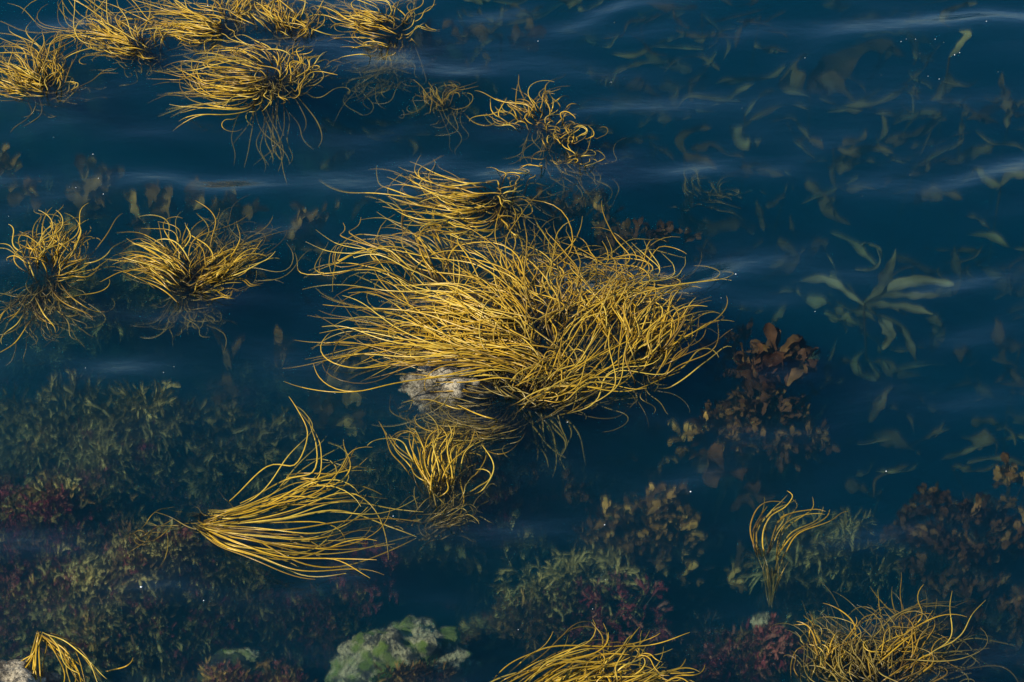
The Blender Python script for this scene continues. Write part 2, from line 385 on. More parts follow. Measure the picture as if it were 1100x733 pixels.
# the great tangle at the middle
weed("largest golden tangle of thongweed strands, floating over the pale rock in the middle", (567, 428), [
    ([(562, 405), (500, 385), (440, 376), (388, 368), (345, 358)], [(570, 405), (520, 370), (460, 340), (400, 318), (345, 325)], 78, dict(pile=.05, wob=.45, curl=.7)),
    ([(575, 400), (540, 350), (470, 312), (410, 290), (372, 268)], [(590, 385), (570, 322), (520, 283), (460, 262), (405, 244)], 50, dict(pile=.07, wob=.6, curl=1.0)),
    ([(600, 370), (620, 325), (628, 285), (640, 252), (652, 246)], [(612, 372), (650, 335), (680, 295), (700, 275), (690, 250)], 55, dict(pile=.06, wob=.6, curl=1.1, L=(.8, 1.2))),
    ([(570, 430), (585, 395), (615, 372), (640, 352), (662, 330)], [(577, 436), (612, 428), (645, 408), (668, 385), (700, 362)], 45, dict(pile=.06, wob=.7, curl=1.0)),
    ([(562, 432), (572, 402), (592, 378), (612, 384), (628, 404)], [(567, 434), (585, 424), (612, 424), (632, 412), (642, 392)], 30, dict(pile=.05, wob=.6, curl=1.4)),
    ([(600, 345), (570, 302), (545, 276), (510, 262), (470, 250)], [(605, 340), (595, 295), (600, 268), (590, 254), (560, 256)], 26, dict(pile=.07, wob=.6, curl=1.1, root=-.1)),
    ([(590, 345), (550, 335), (500, 322), (440, 312), (400, 300)], [(592, 352), (555, 350), (500, 345), (450, 345), (410, 350)], 60, dict(pile=.05, wob=.4, curl=.6, root=-.08)),
    ([(580, 425), (560, 395), (520, 390), (470, 385), (420, 360)], [(600, 420), (600, 380), (560, 350), (520, 330), (470, 300)], 60, dict(pile=.03, wob=.5, curl=.8)),
    ([(560, 400), (540, 350), (560, 300), (600, 275), (630, 262)], [(600, 400), (620, 350), (660, 320), (690, 310), (720, 300)], 60, dict(pile=.03, wob=.7, curl=1.0)),
    ([(640, 360), (660, 320), (672, 285), (668, 258), (650, 246)], [(650, 370), (690, 330), (704, 300), (708, 270), (690, 255)], 34, dict(pile=.04, wob=.6, curl=1.2, L=(.7, 1.05))),
    ([(560, 345), (545, 300), (560, 270), (585, 258), (610, 268)], [(610, 350), (600, 300), (610, 270), (630, 250), (640, 240)], 34, dict(pile=.05, wob=.6, curl=1.2, L=(.7, 1.05))),
    ([(500, 395), (470, 350), (480, 310), (510, 280), (540, 265)], [(560, 400), (540, 360), (560, 320), (590, 300), (610, 290)], 40, dict(pile=.04, wob=.6, curl=.9, root=-.06)),
        ([(560, 398), (520, 392), (470, 396), (420, 400), (385, 396)], [(562, 392), (520, 384), (470, 384), (430, 380), (395, 372)], 12, dict(top=.045, pile=.02, root=.0, wob=.3, curl=.6, bright=.3)),
    ], under=[([(565, 430), (540, 420), (500, 410), (450, 380)], [(570, 430), (620, 420), (660, 380), (690, 340)], 90, dict(top=-.019, root=-.25)),
              ([(568, 432), (578, 455), (586, 480), (590, 500)], [(572, 432), (592, 455), (602, 475), (607, 500)], 16, dict(top=-.136, root=-.12, wob=.3, curl=.2)),
              ([(580, 436), (640, 430), (670, 425), (690, 440)], [(600, 420), (640, 400), (680, 400), (700, 420)], 24, dict(top=-.062, root=-.2, wob=.7, r=.0025))],
    seed=21, root_z=-0.16, stalks=14, stalk_to=(592, 492), thin=.74)
weed("golden lobe of thongweed reaching right from the middle tangle, beside the brown wrack", (690, 400), [
    ([(690, 402), (700, 372), (722, 348), (740, 330), (757, 318)], [(690, 405), (716, 388), (738, 366), (752, 346), (764, 345)], 50, dict(L=(.6, .98), pile=.03, wob=.4, curl=.6)),
    ([(688, 400), (678, 362), (684, 330), (700, 302), (704, 284)], [(694, 402), (700, 362), (714, 338), (730, 328), (744, 322)], 38, dict(L=(.6, 1.0), pile=.04, wob=.6, curl=.9)),
    ([(684, 402), (660, 372), (650, 340), (640, 312), (650, 290)], [(690, 400), (680, 360), (672, 330), (668, 300), (690, 280)], 34, dict(pile=.05, wob=.6, curl=1.0))],
    under=[([(690, 402), (700, 395), (720, 390), (740, 392)], [(690, 404), (680, 410), (690, 425), (700, 440)], 26, dict(top=-.043, wob=.7, r=.0028))],
    seed=22, root_z=-0.18, thin=.72)
weed("wide looping golden strands at the upper left of the middle tangle", (478, 312), [
    ([(476, 316), (440, 292), (402, 286), (376, 276), (362, 258), (384, 243)], [(482, 310), (462, 282), (440, 256), (402, 241), (380, 252), (368, 280)], 26, dict(pile=.05, wob=.4, curl=.9, turn=.3)),
    ([(476, 310), (455, 280), (440, 262), (446, 245), (470, 240)], [(482, 308), (480, 270), (490, 250), (510, 240), (500, 262)], 12, dict(pile=.04, wob=.6, curl=1.2))],
    seed=23, root_z=-0.06, stalks=2, stalk_to=(482, 330))
weed("golden looping thongweed clump just above the middle tangle", (536, 222), [
    ([(536, 224), (500, 236), (470, 232), (445, 222), (430, 205)], [(534, 220), (510, 205), (480, 205), (450, 192), (440, 175)], 62, dict(pile=.03, wob=.45, curl=.7)),
    ([(536, 224), (500, 245), (470, 240), (450, 250), (470, 262)], [(538, 226), (520, 240), (490, 245), (480, 238), (460, 236)], 22, dict(pile=.02, wob=.5, curl=.9)),
    ([(534, 220), (525, 200), (512, 190), (515, 180)], [(540, 218), (545, 205), (560, 200), (552, 185)], 14, dict(wob=.7, curl=1.3)),
    ([(538, 224), (560, 222), (575, 230), (570, 246)], [(536, 226), (545, 235), (560, 245), (560, 250)], 10, dict(top=-.012, wob=.7, curl=1))],
    under=[([(536, 224), (550, 215), (570, 220), (580, 240)], [(536, 226), (530, 245), (540, 258), (560, 262)], 34, dict(top=-.062, wob=.7, r=.003))], seed=24)
weed("small spiky golden tuft, upper of the pair at top centre", (578, 138), [
    ([(580, 136), (566, 120), (556, 112), (548, 92)], [(582, 134), (580, 112), (578, 100), (580, 86)], 18, dict(wob=.5, curl=.8)),
    ([(578, 138), (560, 126), (545, 128), (525, 124)], [(578, 134), (560, 118), (545, 110), (534, 103)], 16, dict(wob=.5, curl=.7)),
    ([(580, 138), (592, 124), (600, 120), (612, 122)], [(580, 134), (588, 118), (594, 105), (598, 100)], 14, dict(wob=.5, curl=.8))],
    under=[([(578, 138), (570, 150), (560, 160), (558, 172)], [(580, 136), (600, 140), (600, 160), (590, 170)], 18, dict(top=-.043, wob=.6, r=.003))], seed=25)
weed("small curled golden tuft, lower right of the pair at top centre", (608, 165), [
    ([(608, 160), (598, 150), (590, 145), (578, 142)], [(610, 158), (606, 142), (612, 134), (624, 134)], 18, dict(wob=.6, curl=1.2)),
    ([(608, 166), (624, 166), (640, 160), (648, 150)], [(610, 160), (622, 152), (632, 148), (640, 142)], 14, dict(wob=.6, curl=1.3, turn=.5)),
    ([(606, 168), (595, 170), (582, 172), (570, 174)], [(606, 172), (612, 182), (624, 176), (620, 168)], 10, dict(wob=.6, curl=.9))],
    under=[([(608, 166), (620, 170), (632, 172), (645, 165)], [(606, 168), (600, 190), (604, 210), (600, 225)], 30, dict(top=-.062, wob=.7, r=.0028)),
           ([(608, 166), (615, 190), (622, 205), (620, 220)], [(640, 170), (645, 190), (640, 205), (645, 220)], 10, dict(top=-.099, wob=.4, r=.003))], seed=26)
weed("golden brush of thongweed cut by the left edge near the top", (50, 100), [
    ([(46, 104), (30, 98), (10, 97), (-20, 96)], [(52, 96), (30, 82), (10, 75), (-15, 60)], 60, dict(pile=.02, wob=.3, curl=.5)),
    ([(50, 98), (36, 75), (26, 55), (15, 35)], [(60, 92), (62, 68), (66, 50), (60, 34)], 62, dict(wob=.45, curl=.8)),
    ([(62, 98), (68, 80), (74, 70), (84, 62)], [(58, 104), (72, 96), (82, 88), (95, 84)], 16, dict(wob=.5, curl=.8, top=-.012))],
    under=[([(50, 104), (66, 98), (80, 92), (96, 92)], [(48, 106), (60, 112), (75, 112), (92, 110)], 26, dict(top=-.050, wob=.5, r=.0028)),
           ([(30, 100), (36, 112), (30, 122), (14, 134)], [(34, 100), (38, 112), (34, 124), (18, 134)], 3, dict(top=-.006, root=-.02, wob=.2, curl=.3))], seed=27)
weed("loose golden loops of thongweed at the top edge, second from the left", (160, 62), [
    ([(150, 60), (120, 50), (90, 42), (66, 25), (58, 0)], [(165, 56), (130, 38), (110, 20), (90, 5), (80, -15)], 44, dict(wob=.55, curl=1.0)),
    ([(158, 64), (130, 62), (108, 58), (90, 62)], [(160, 60), (130, 46), (110, 44), (95, 40)], 24, dict(wob=.4, curl=.7)),
    ([(156, 60), (146, 40), (142, 20), (130, 0)], [(166, 56), (162, 40), (172, 30), (186, 40)], 22, dict(wob=.6, curl=1.0))],
    under=[([(150, 62), (130, 66), (118, 62), (100, 60)], [(160, 64), (170, 66), (180, 52), (190, 40)], 34, dict(top=-.037, wob=.6, r=.003)),
           ([(150, 64), (155, 80), (150, 84), (140, 86)], [(160, 64), (165, 75), (172, 76), (180, 70)], 14, dict(top=-.074, wob=.6, r=.0028))], seed=28)
weed("thick golden clump of long strands sweeping left at the top edge", (244, 34), [
    ([(244, 38), (215, 38), (185, 30), (150, 34)], [(248, 28), (220, 16), (185, 8), (155, -6)], 78, dict(pile=.03, wob=.3, curl=.6)),
    ([(244, 30), (235, 10), (240, -5), (250, -25)], [(252, 28), (262, 10), (270, 0), (290, -20)], 34, dict(wob=.4, curl=.7)),
    ([(242, 38), (225, 44), (235, 52), (248, 46)], [(242, 36), (220, 40), (205, 40), (195, 40)], 12, dict(wob=.5, curl=1.0))],
    under=[([(244, 36), (230, 48), (215, 50), (200, 52)], [(248, 34), (262, 30), (268, 20), (274, 6)], 26, dict(top=-.037, wob=.5, r=.003))], seed=29)
weed("upright golden thongweed brush at the top edge beside the thick clump", (308, 38), [
    ([(304, 40), (290, 24), (275, 12), (262, -8)], [(310, 36), (304, 15), (308, 0), (312, -20)], 60, dict(pile=.02, wob=.35, curl=.6)),
    ([(308, 40), (318, 24), (324, 10), (322, -10)], [(314, 40), (326, 30), (334, 18), (330, 2)], 26, dict(wob=.5, curl=.9)),
    ([(310, 34), (320, 30), (332, 36), (350, 44)], [(312, 34), (322, 32), (334, 34), (346, 40)], 4, dict(wob=.3, curl=.5))],
    under=[([(308, 40), (295, 46), (280, 46), (270, 40)], [(310, 40), (322, 46), (330, 40), (338, 30)], 20, dict(top=-.043, wob=.6, r=.003))], seed=30)
weed("wide golden fan of thongweed with a trailing tail, below the clumps at top left", (300, 92), [
    ([(300, 98), (268, 108), (235, 108), (205, 98), (192, 88)], [(296, 88), (270, 80), (240, 74), (215, 78), (200, 68)], 70, dict(pile=.03, wob=.3, curl=.6)),
    ([(296, 86), (265, 62), (240, 58), (215, 60), (205, 76)], [(296, 84), (272, 60), (250, 52), (228, 50), (222, 58)], 26, dict(wob=.4, curl=.9)),
    ([(300, 96), (304, 74), (300, 60), (310, 54)], [(314, 100), (332, 86), (342, 74), (356, 72)], 44, dict(wob=.5, curl=.9)),
    ([(290, 100), (275, 108), (265, 110), (262, 124)], [(300, 98), (290, 106), (296, 112), (290, 120)], 12, dict(wob=.6, curl=.9))],
    under=[([(280, 104), (286, 130), (284, 155), (294, 190)], [(292, 104), (290, 130), (298, 160), (296, 186)], 16, dict(top=-.062, root=-.04, wob=.25, curl=.3, r=.0035)),
           ([(306, 106), (316, 120), (318, 145), (312, 165)], [(310, 104), (318, 125), (316, 145), (318, 160)], 4, dict(top=-.062, root=-.06, wob=.3, curl=.3)),
           ([(300, 98), (280, 100), (260, 96), (240, 90)], [(304, 96), (325, 98), (340, 90), (350, 84)], 50, dict(top=-.031, wob=.5, r=.003))], seed=31)
weed("golden thongweed sweeping left at the top edge, rightmost of the top row", (420, 40), [
    ([(420, 34), (395, 30), (370, 22), (350, 10)], [(422, 26), (400, 14), (380, 6), (362, -12)], 54, dict(pile=.02, wob=.35, curl=.6)),
    ([(420, 32), (424, 16), (420, 2), (416, -15)], [(426, 32), (436, 16), (446, 6), (452, -4)], 20, dict(wob=.5, curl=.8)),
    ([(418, 44), (390, 36), (375, 42), (380, 56)], [(418, 50), (400, 50), (385, 46), (375, 34)], 12, dict(wob=.5, curl=1.0)),
    ([(420, 44), (414, 55), (405, 64), (400, 74)], [(422, 44), (440, 40), (450, 30), (446, 50)], 10, dict(wob=.5, curl=.8, top=-.012))],
    under=[([(420, 44), (408, 64), (385, 78), (365, 82)], [(424, 44), (440, 62), (430, 85), (420, 100)], 60, dict(top=-.074, wob=.6, r=.003)),
           ([(400, 84), (380, 90), (370, 110), (368, 128)], [(420, 80), (430, 96), (415, 112), (400, 125)], 40, dict(top=-.124, wob=.7, r=.0025, root=-.2))], seed=32)
weed("dim olive tuft of thin strands under the water near the top centre", (472, 132), [
    ([(470, 126), (456, 108), (450, 98), (462, 88)], [(474, 124), (482, 106), (490, 98), (484, 90)], 22, dict(top=-.050, wob=.7, curl=1.2, r=.003, pile=.01))],
    under=[([(470, 130), (450, 110), (436, 104), (430, 110)], [(474, 130), (484, 118), (490, 140), (480, 152)], 24, dict(top=-.087, wob=.7, r=.0026))], seed=33, tone=.25)
weed("golden tangle of curled strands, leftmost on the left side above the reef", (52, 300), [
    ([(50, 296), (40, 270), (48, 250), (80, 238)], [(62, 292), (74, 268), (86, 250), (80, 232)], 44, dict(pile=.03, wob=.5, curl=.9)),
    ([(50, 298), (30, 285), (16, 272), (12, 260)], [(46, 296), (30, 270), (32, 256), (26, 250)], 16, dict(wob=.5, curl=.8)),
    ([(54, 302), (80, 300), (100, 296), (112, 280)], [(60, 296), (85, 285), (100, 270), (116, 268)], 16, dict(wob=.5, curl=.9)),
    ([(44, 314), (60, 328), (80, 345), (108, 356)], [(48, 312), (66, 330), (84, 342), (104, 350)], 5, dict(wob=.3, curl=.5, rise=.1)),
    ([(40, 320), (25, 340), (8, 355), (-6, 380)], [(36, 318), (20, 330), (4, 346), (-12, 372)], 4, dict(wob=.3, curl=.5))],
    under=[([(50, 306), (30, 320), (10, 330), (-10, 332)], [(54, 308), (70, 330), (90, 340), (108, 345)], 70, dict(top=-.037, wob=.6, r=.0032)),
           ([(48, 310), (30, 340), (30, 355), (20, 366)], [(54, 308), (60, 335), (66, 350), (60, 366)], 34, dict(top=-.062, wob=.7, r=.003)),
           ([(36, 340), (36, 365), (36, 380), (44, 396)], [(36, 340), (38, 365), (40, 385), (50, 394)], 2, dict(top=-.031, wob=.2, r=.003))], seed=34)
weed("golden windswept fan of thongweed on the left, right of the curled tangle", (206, 312), [
    ([(200, 305), (175, 292), (150, 285), (122, 284)], [(204, 300), (180, 272), (158, 262), (132, 262)], 50, dict(pile=.03, wob=.35, curl=.5)),
    ([(210, 306), (230, 296), (255, 285), (278, 276)], [(208, 300), (225, 285), (250, 280), (276, 284)], 40, dict(pile=.02, wob=.35, curl=.5)),
    ([(204, 300), (190, 270), (180, 250), (165, 240)], [(206, 298), (205, 270), (215, 250), (216, 232)], 20, dict(wob=.6, curl=1.0)),
    ([(210, 300), (225, 270), (240, 250), (245, 240)], [(214, 306), (240, 312), (255, 320), (262, 310)], 14, dict(wob=.6, curl=1.0))],
    under=[([(206, 308), (230, 270), (240, 245), (230, 222)], [(208, 308), (250, 290), (280, 260), (290, 250)], 70, dict(top=-.037, wob=.6, r=.0028)),
           ([(204, 314), (190, 330), (170, 340), (150, 352)], [(208, 314), (215, 335), (230, 345), (228, 356)], 44, dict(top=-.087, wob=.6, r=.003)),
           ([(206, 312), (190, 310), (170, 308), (150, 300)], [(206, 312), (230, 316), (250, 318), (262, 316)], 30, dict(top=-.037, wob=.5, r=.003))], seed=35)
weed("long sparse golden fan swept right from a single point, lower left of the middle", (212, 556), [
    ([(212, 558), (245, 556), (300, 552), (360, 540), (432, 548)], [(214, 556), (250, 545), (320, 532), (380, 525), (442, 560)], 11, dict(wob=.30, curl=.35, rise=.08, jit=.010, fork=.2, bright=.38, cross=.6, L=(.6, 1.12))),
    ([(212, 560), (240, 588), (290, 602), (340, 608), (395, 606)], [(214, 560), (250, 575), (310, 590), (370, 588), (428, 570)], 14, dict(wob=.30, curl=.4, rise=.08, jit=.010, fork=.2, bright=.38, cross=.6, L=(.6, 1.12))),
    ([(212, 558), (240, 568), (290, 578), (340, 580), (415, 560)], [(214, 556), (255, 560), (310, 568), (370, 560), (432, 535)], 13, dict(wob=.32, curl=.4, rise=.08, jit=.010, fork=.2, bright=.38, cross=.6, L=(.6, 1.12))),
    ([(220, 550), (260, 545), (320, 530), (372, 500), (362, 465)], [(226, 545), (270, 538), (315, 520), (352, 512), (408, 498)], 10, dict(wob=.34, curl=.7, rise=.08, jit=.010, fork=.2, bright=.38, cross=.5, L=(.85, 1.1))),
    ([(255, 540), (300, 510), (332, 508), (342, 480), (330, 448)], [(262, 535), (310, 515), (338, 505), (334, 480), (316, 450)], 3, dict(wob=.12, curl=.2, root=0, bright=.4, L=(.9, 1.08), jit=.02, fork=0)),
    ([(300, 512), (330, 508), (360, 512), (385, 500)], [(330, 512), (355, 520), (378, 505), (375, 480)], 3, dict(wob=.2, curl=.5, root=0, bright=.4, jit=.006, fork=0))],
    under=[([(214, 556), (205, 560), (195, 556), (188, 548)], [(216, 556), (250, 570), (280, 580), (300, 590)], 12, dict(top=-.043, wob=.5, r=.003))], seed=36, root_z=-.08, stalks=5, stalk_to=(206, 562))
weed("upright golden thongweed with an olive skirt, between the long fan and the rock", (470, 545), [
    ([(462, 540), (452, 515), (450, 492), (466, 462)], [(474, 540), (468, 512), (466, 490), (474, 470)], 13, dict(wob=.35, curl=.5, jit=.018, L=(.95, 1.3), bright=.2)),
    ([(472, 538), (478, 505), (484, 482), (500, 468)], [(484, 534), (490, 510), (490, 488), (506, 478)], 13, dict(wob=.4, curl=.9, jit=.018, L=(.95, 1.3), bright=.2)),
    ([(458, 530), (438, 500), (414, 482), (406, 456)], [(462, 532), (446, 505), (424, 490), (410, 470)], 4, dict(jit=.012, wob=.2, curl=.4, L=(.9, 1.12), bright=.2)),
    ([(462, 526), (450, 495), (436, 482), (412, 462)], [(464, 520), (450, 485), (446, 470), (420, 462)], 8, dict(wob=.4, curl=.7)),
    ([(478, 536), (500, 520), (508, 500), (505, 480)], [(476, 534), (490, 515), (504, 495), (498, 470)], 8, dict(wob=.4, curl=.7))],
    under=[([(468, 555), (480, 545), (500, 532), (522, 540)], [(470, 560), (495, 555), (505, 550), (515, 555)], 34, dict(top=-.019, root=-.08, wob=.5, r=.003)),
           ([(466, 540), (462, 525), (456, 510), (448, 490)], [(484, 540), (486, 525), (484, 510), (490, 490)], 30, dict(top=-.037, wob=.3, r=.0036)),
           ([(468, 555), (450, 558), (440, 552), (430, 560)], [(476, 556), (480, 570), (490, 575), (480, 590)], 24, dict(top=-.074, root=-.12, wob=.6, r=.003))], seed=37, stalk_to=(474, 600))
weed("olive and gold strands spread flat below the pale rock in the middle", (545, 440), [
    ([(548, 436), (520, 462), (480, 464), (440, 458)], [(550, 440), (530, 468), (490, 475), (452, 490)], 6, dict(wob=.4, curl=.6, top=-.006)),
    ([(546, 440), (500, 442), (470, 430), (445, 425)], [(546, 442), (500, 452), (460, 450), (420, 440)], 5, dict(wob=.5, curl=.8, top=-.012))],
    under=[([(548, 440), (510, 444), (470, 450), (430, 462)], [(552, 444), (540, 465), (500, 474), (460, 478)], 90, dict(top=-.031, wob=.45, r=.003)),
           ([(440, 420), (450, 440), (462, 452), (470, 470)], [(520, 425), (500, 440), (480, 455), (480, 475)], 30, dict(top=-.050, wob=.6, r=.003, root=-.1))], seed=38, tone=.3)
weed("small golden strands arching over the pale rock in the bottom left corner", (42, 690), [
    ([(43, 688), (30, 705), (20, 718), (10, 740)], [(44, 688), (42, 705), (40, 722), (36, 745)], 8, dict(wob=.2, curl=.2, bright=.3, rise=.05, root=.0, dip=0, pile=.03, L=(.9, 1.02), jit=.006)),
    ([(48, 688), (72, 694), (92, 708), (105, 732)], [(46, 690), (66, 704), (66, 722), (70, 745)], 8, dict(wob=.2, curl=.2, bright=.3, rise=.05, root=.0, dip=0, pile=.03, L=(.9, 1.02), jit=.008)),
    ([(46, 690), (56, 698), (54, 720), (60, 745)], [(48, 690), (64, 700), (82, 714), (98, 740)], 5, dict(wob=.3, curl=.2, bright=.3, rise=.05, root=.0, dip=0, pile=.03, jit=.008)),
    ([(102, 732), (120, 730), (136, 722), (142, 708)], [(104, 733), (122, 731), (134, 724), (140, 712)], 1, dict(wob=.1, curl=.1, bright=.3, rise=.05, root=-.01, dip=0))],
    seed=39, root_z=-.03, stalks=3, stalk_to=(44, 694))
weed("golden fan of thongweed rising from the bottom edge at the centre", (640, 742), [
    ([(545, 738), (580, 712), (620, 695), (655, 688), (700, 690)], [(560, 745), (600, 722), (640, 708), (680, 700), (712, 690)], 34, dict(wob=.3, curl=.6, bright=.3, rise=.1)),
    ([(650, 750), (640, 715), (650, 700), (680, 685), (700, 668)], [(660, 750), (670, 720), (690, 700), (700, 705), (698, 715)], 22, dict(wob=.4, curl=.7)),
    ([(660, 755), (690, 730), (710, 722), (740, 715)], [(670, 760), (700, 745), (720, 735), (745, 745)], 26, dict(wob=.4, curl=.7)),
    ([(620, 760), (620, 735), (640, 715), (665, 700)], [(640, 760), (660, 735), (690, 722), (720, 720)], 40, dict(pile=.03, wob=.45, curl=.8)),
    ([(560, 760), (600, 735), (630, 718), (650, 705)], [(580, 765), (620, 745), (660, 730), (700, 725)], 30, dict(wob=.35, curl=.7))],
    seed=40, stalk_to=(640, 760))
weed("lone sparse golden sprig with a branching stem, lower right", (826, 612), [
    ([(817, 600), (812, 582), (815, 562), (828, 542), (852, 532)], [(820, 600), (820, 575), (826, 560), (842, 548), (848, 540)], 6, dict(wob=.22, curl=.5, jit=.008, fork=.1, L=(.8, 1.05), bright=.3, rise=.1)),
    ([(832, 602), (845, 580), (860, 568), (885, 558), (905, 545)], [(834, 602), (844, 575), (858, 560), (872, 545), (862, 532)], 5, dict(wob=.16, curl=.3, jit=.008, fork=.1, L=(.85, 1.05), bright=.3, rise=.1)),
    ([(826, 590), (832, 560), (850, 545), (864, 535), (866, 528)], [(824, 600), (840, 556), (868, 545), (884, 548), (886, 552)], 5, dict(wob=.2, curl=.5, jit=.006, fork=.2))],
    under=[([(828, 655), (826, 635), (820, 615), (815, 598)], [(828, 652), (827, 640), (824, 615), (818, 590)], 8, dict(top=-.037, root=-.25, bright=.3, rise=1.0, wob=.1, curl=.1, jit=.004, r=.0035)),
           ([(828, 652), (830, 635), (830, 615), (836, 600)], [(829, 652), (832, 630), (838, 610), (842, 592)], 6, dict(top=-.037, root=-.25, bright=.3, rise=1.0, wob=.12, curl=.1, jit=.004, r=.0035))],
    seed=41, root_z=-.10, stalks=3, stalk_to=(828, 660))
weed("bushy olive gold clump at the bottom edge on the right", (950, 735), [
    ([(945, 735), (930, 705), (935, 680), (950, 660)], [(955, 735), (965, 700), (975, 680), (990, 650)], 12, dict(wob=.7, curl=1.0, top=-.006, r=.0036)),
    ([(950, 730), (960, 690), (940, 660), (948, 636)], [(955, 725), (968, 680), (976, 655), (964, 620)], 10, dict(wob=.4, curl=.8, L=(.85, 1.0))),
    ([(955, 735), (985, 705), (1000, 680), (1022, 640)], [(965, 740), (1000, 715), (1020, 700), (1035, 705)], 12, dict(wob=.5, curl=.8, top=-.006, r=.0036)),
    ([(930, 740), (950, 715), (985, 690), (1015, 664)], [(940, 745), (965, 725), (995, 700), (1025, 680)], 14, dict(wob=.4, curl=.6, r=.0036))],
    under=[([(930, 745), (900, 715), (885, 690), (872, 660)], [(960, 745), (950, 700), (980, 670), (1010, 650)], 130, dict(top=-.012, wob=.7, r=.003)),
           ([(960, 745), (990, 710), (1020, 690), (1060, 700)], [(960, 750), (1000, 730), (1030, 720), (1050, 730)], 40, dict(top=-.050, wob=.6, r=.003))], seed=42, tone=.2, stalk_to=(952, 750))
weed("thin dull gold strands left of the bushy clump at the bottom right", (885, 722), [
    ([(884, 718), (872, 690), (862, 668), (845, 650)], [(886, 716), (876, 690), (866, 672), (850, 660)], 4, dict(wob=.15, curl=.3, jit=.006)),
    ([(884, 722), (874, 700), (886, 682), (900, 672)], [(888, 722), (896, 700), (905, 685), (912, 670)], 20, dict(wob=.7, curl=1.0, r=.0034)),
    ], under=[([(884, 722), (870, 705), (875, 690), (880, 672)], [(888, 722), (905, 705), (915, 690), (925, 680)], 44, dict(top=-.019, wob=.7, r=.0028))], seed=43, tone=.3)
weed("few thin dull gold strands lying over the olive reef at lower left", (150, 578), [
    ([(132, 590), (150, 575), (170, 560), (200, 562)], [(134, 588), (148, 568), (165, 562), (180, 575)], 4, dict(wob=.4, curl=.6, top=-.043, r=.0030)),
    ([(140, 580), (158, 570), (175, 580), (196, 585)], [(150, 600), (156, 585), (160, 575), (165, 560)], 4, dict(wob=.5, curl=.7, top=-.050, r=.0028))], seed=44, tone=.2, stalks=3, root_z=-.15)
weed("faint olive feathery sprig deep in the water at right of the top", (765, 208), [],
    under=[([(752, 210), (745, 195), (742, 188), (748, 180)], [(762, 210), (756, 198), (760, 188), (766, 180)], 16, dict(top=-.20, root=-.3, wob=.5, curl=.7, r=.003)),
    ([(756, 208), (770, 212), (782, 214), (795, 214)], [(756, 210), (772, 216), (784, 220), (790, 226)], 12, dict(top=-.20, root=-.3, wob=.4, curl=.7, r=.003))], seed=45, root_z=-.3, stalks=2)

# ------------------------------------------------------------------ blades (kelps and wracks)
def ribbon(P, wd, side, ruffle, rg, cross=4, twist=1.0):
    """a leaf along the points P (n x 3) with half widths wd; side = direction of its breadth"""
    n = len(P); T = np.gradient(P, axis=0); T /= np.linalg.norm(T, axis=1)[:, None] + 1e-9
    side = np.asarray(side, float)
    S = side[None] - T * (T @ side)[:, None]; S /= np.linalg.norm(S, axis=1)[:, None] + 1e-9
    N = np.cross(S, T); tw = (np.linspace(0, 1, n) * rg.gauss(0, 1.1) + .6 * np.sin(np.linspace(0, rg.uniform(3, 8), n) + rg.random() * 6))[:, None] * twist
    S, N = S * np.cos(tw) + N * np.sin(tw), N * np.cos(tw) - S * np.sin(tw); u = np.linspace(-1, 1, cross + 1); f1, f2, p1 = rg.uniform(5, 10), rg.uniform(8, 15), rg.random() * 6
    t = np.linspace(0, 1, n)
    V = P[:, None] + S[:, None] * (u[None, :, None] * wd[:, None, None])
    V = V + N[:, None] * (ruffle * (u[None] ** 2 * np.sin(f1 * t + p1)[:, None] * np.sign(u)[None] + 0.5 * np.abs(u)[None] * np.sin(f2 * t)[:, None] + 0.3 * (1 - u[None] ** 2)) * np.minimum(1, wd / (wd.max() + 1e-9))[:, None])[:, :, None]
    m = cross + 1
    return V.reshape(-1, 3), grid_faces(m, n)
def blade_profile(t, kind):
    if kind == 'spoon': return np.interp(t, [0, .15, .4, .75, .93, 1], [.16, .3, .62, 1, .8, .3])
    if kind == 'strap': return np.interp(t, [0, .1, .3, .8, 1], [.35, .7, 1, .85, .12])
    return np.interp(t, [0, .1, .4, .8, 1], [.3, .6, 1, .7, .05])
def blade_from(rg, base, az, el, L, wd, kind='spoon', curve=0.6, twist=0.5, n=7, cross=2, ruffle=.25):
    t = np.linspace(0, 1, n); ca = rg.gauss(0, curve); ce = rg.gauss(-0.2, curve)
    a = az + ca * t; e = el + ce * t; d = np.stack([np.cos(e) * np.cos(a), np.cos(e) * np.sin(a), np.sin(e)], 1)
    P = np.vstack([[0, 0, 0], np.cumsum((d[1:] + d[:-1]) / 2 * L / (n - 1), axis=0)]) + np.asarray(base)
    s = np.array([-math.sin(az), math.cos(az), rg.gauss(0, twist)])
    rag = 1 + .16 * np.sin(np.arange(n) * 2.1 + rg.random() * 6) + .10 * np.sin(np.arange(n) * 3.7 + rg.random() * 6)
    return ribbon(P, wd * blade_profile(t, kind) * rag, s, wd * ruffle, rg, cross)
def add_part(name, V, F, sh, parent, mat):
    me = mesh_np(name, V - np.array(parent.location), F, {'shade': np.clip(sh, 0, 1)}); me.materials.append(mat)
    ob = bpy.data.objects.new(name, me); COL.objects.link(ob); ob.parent = parent; return ob

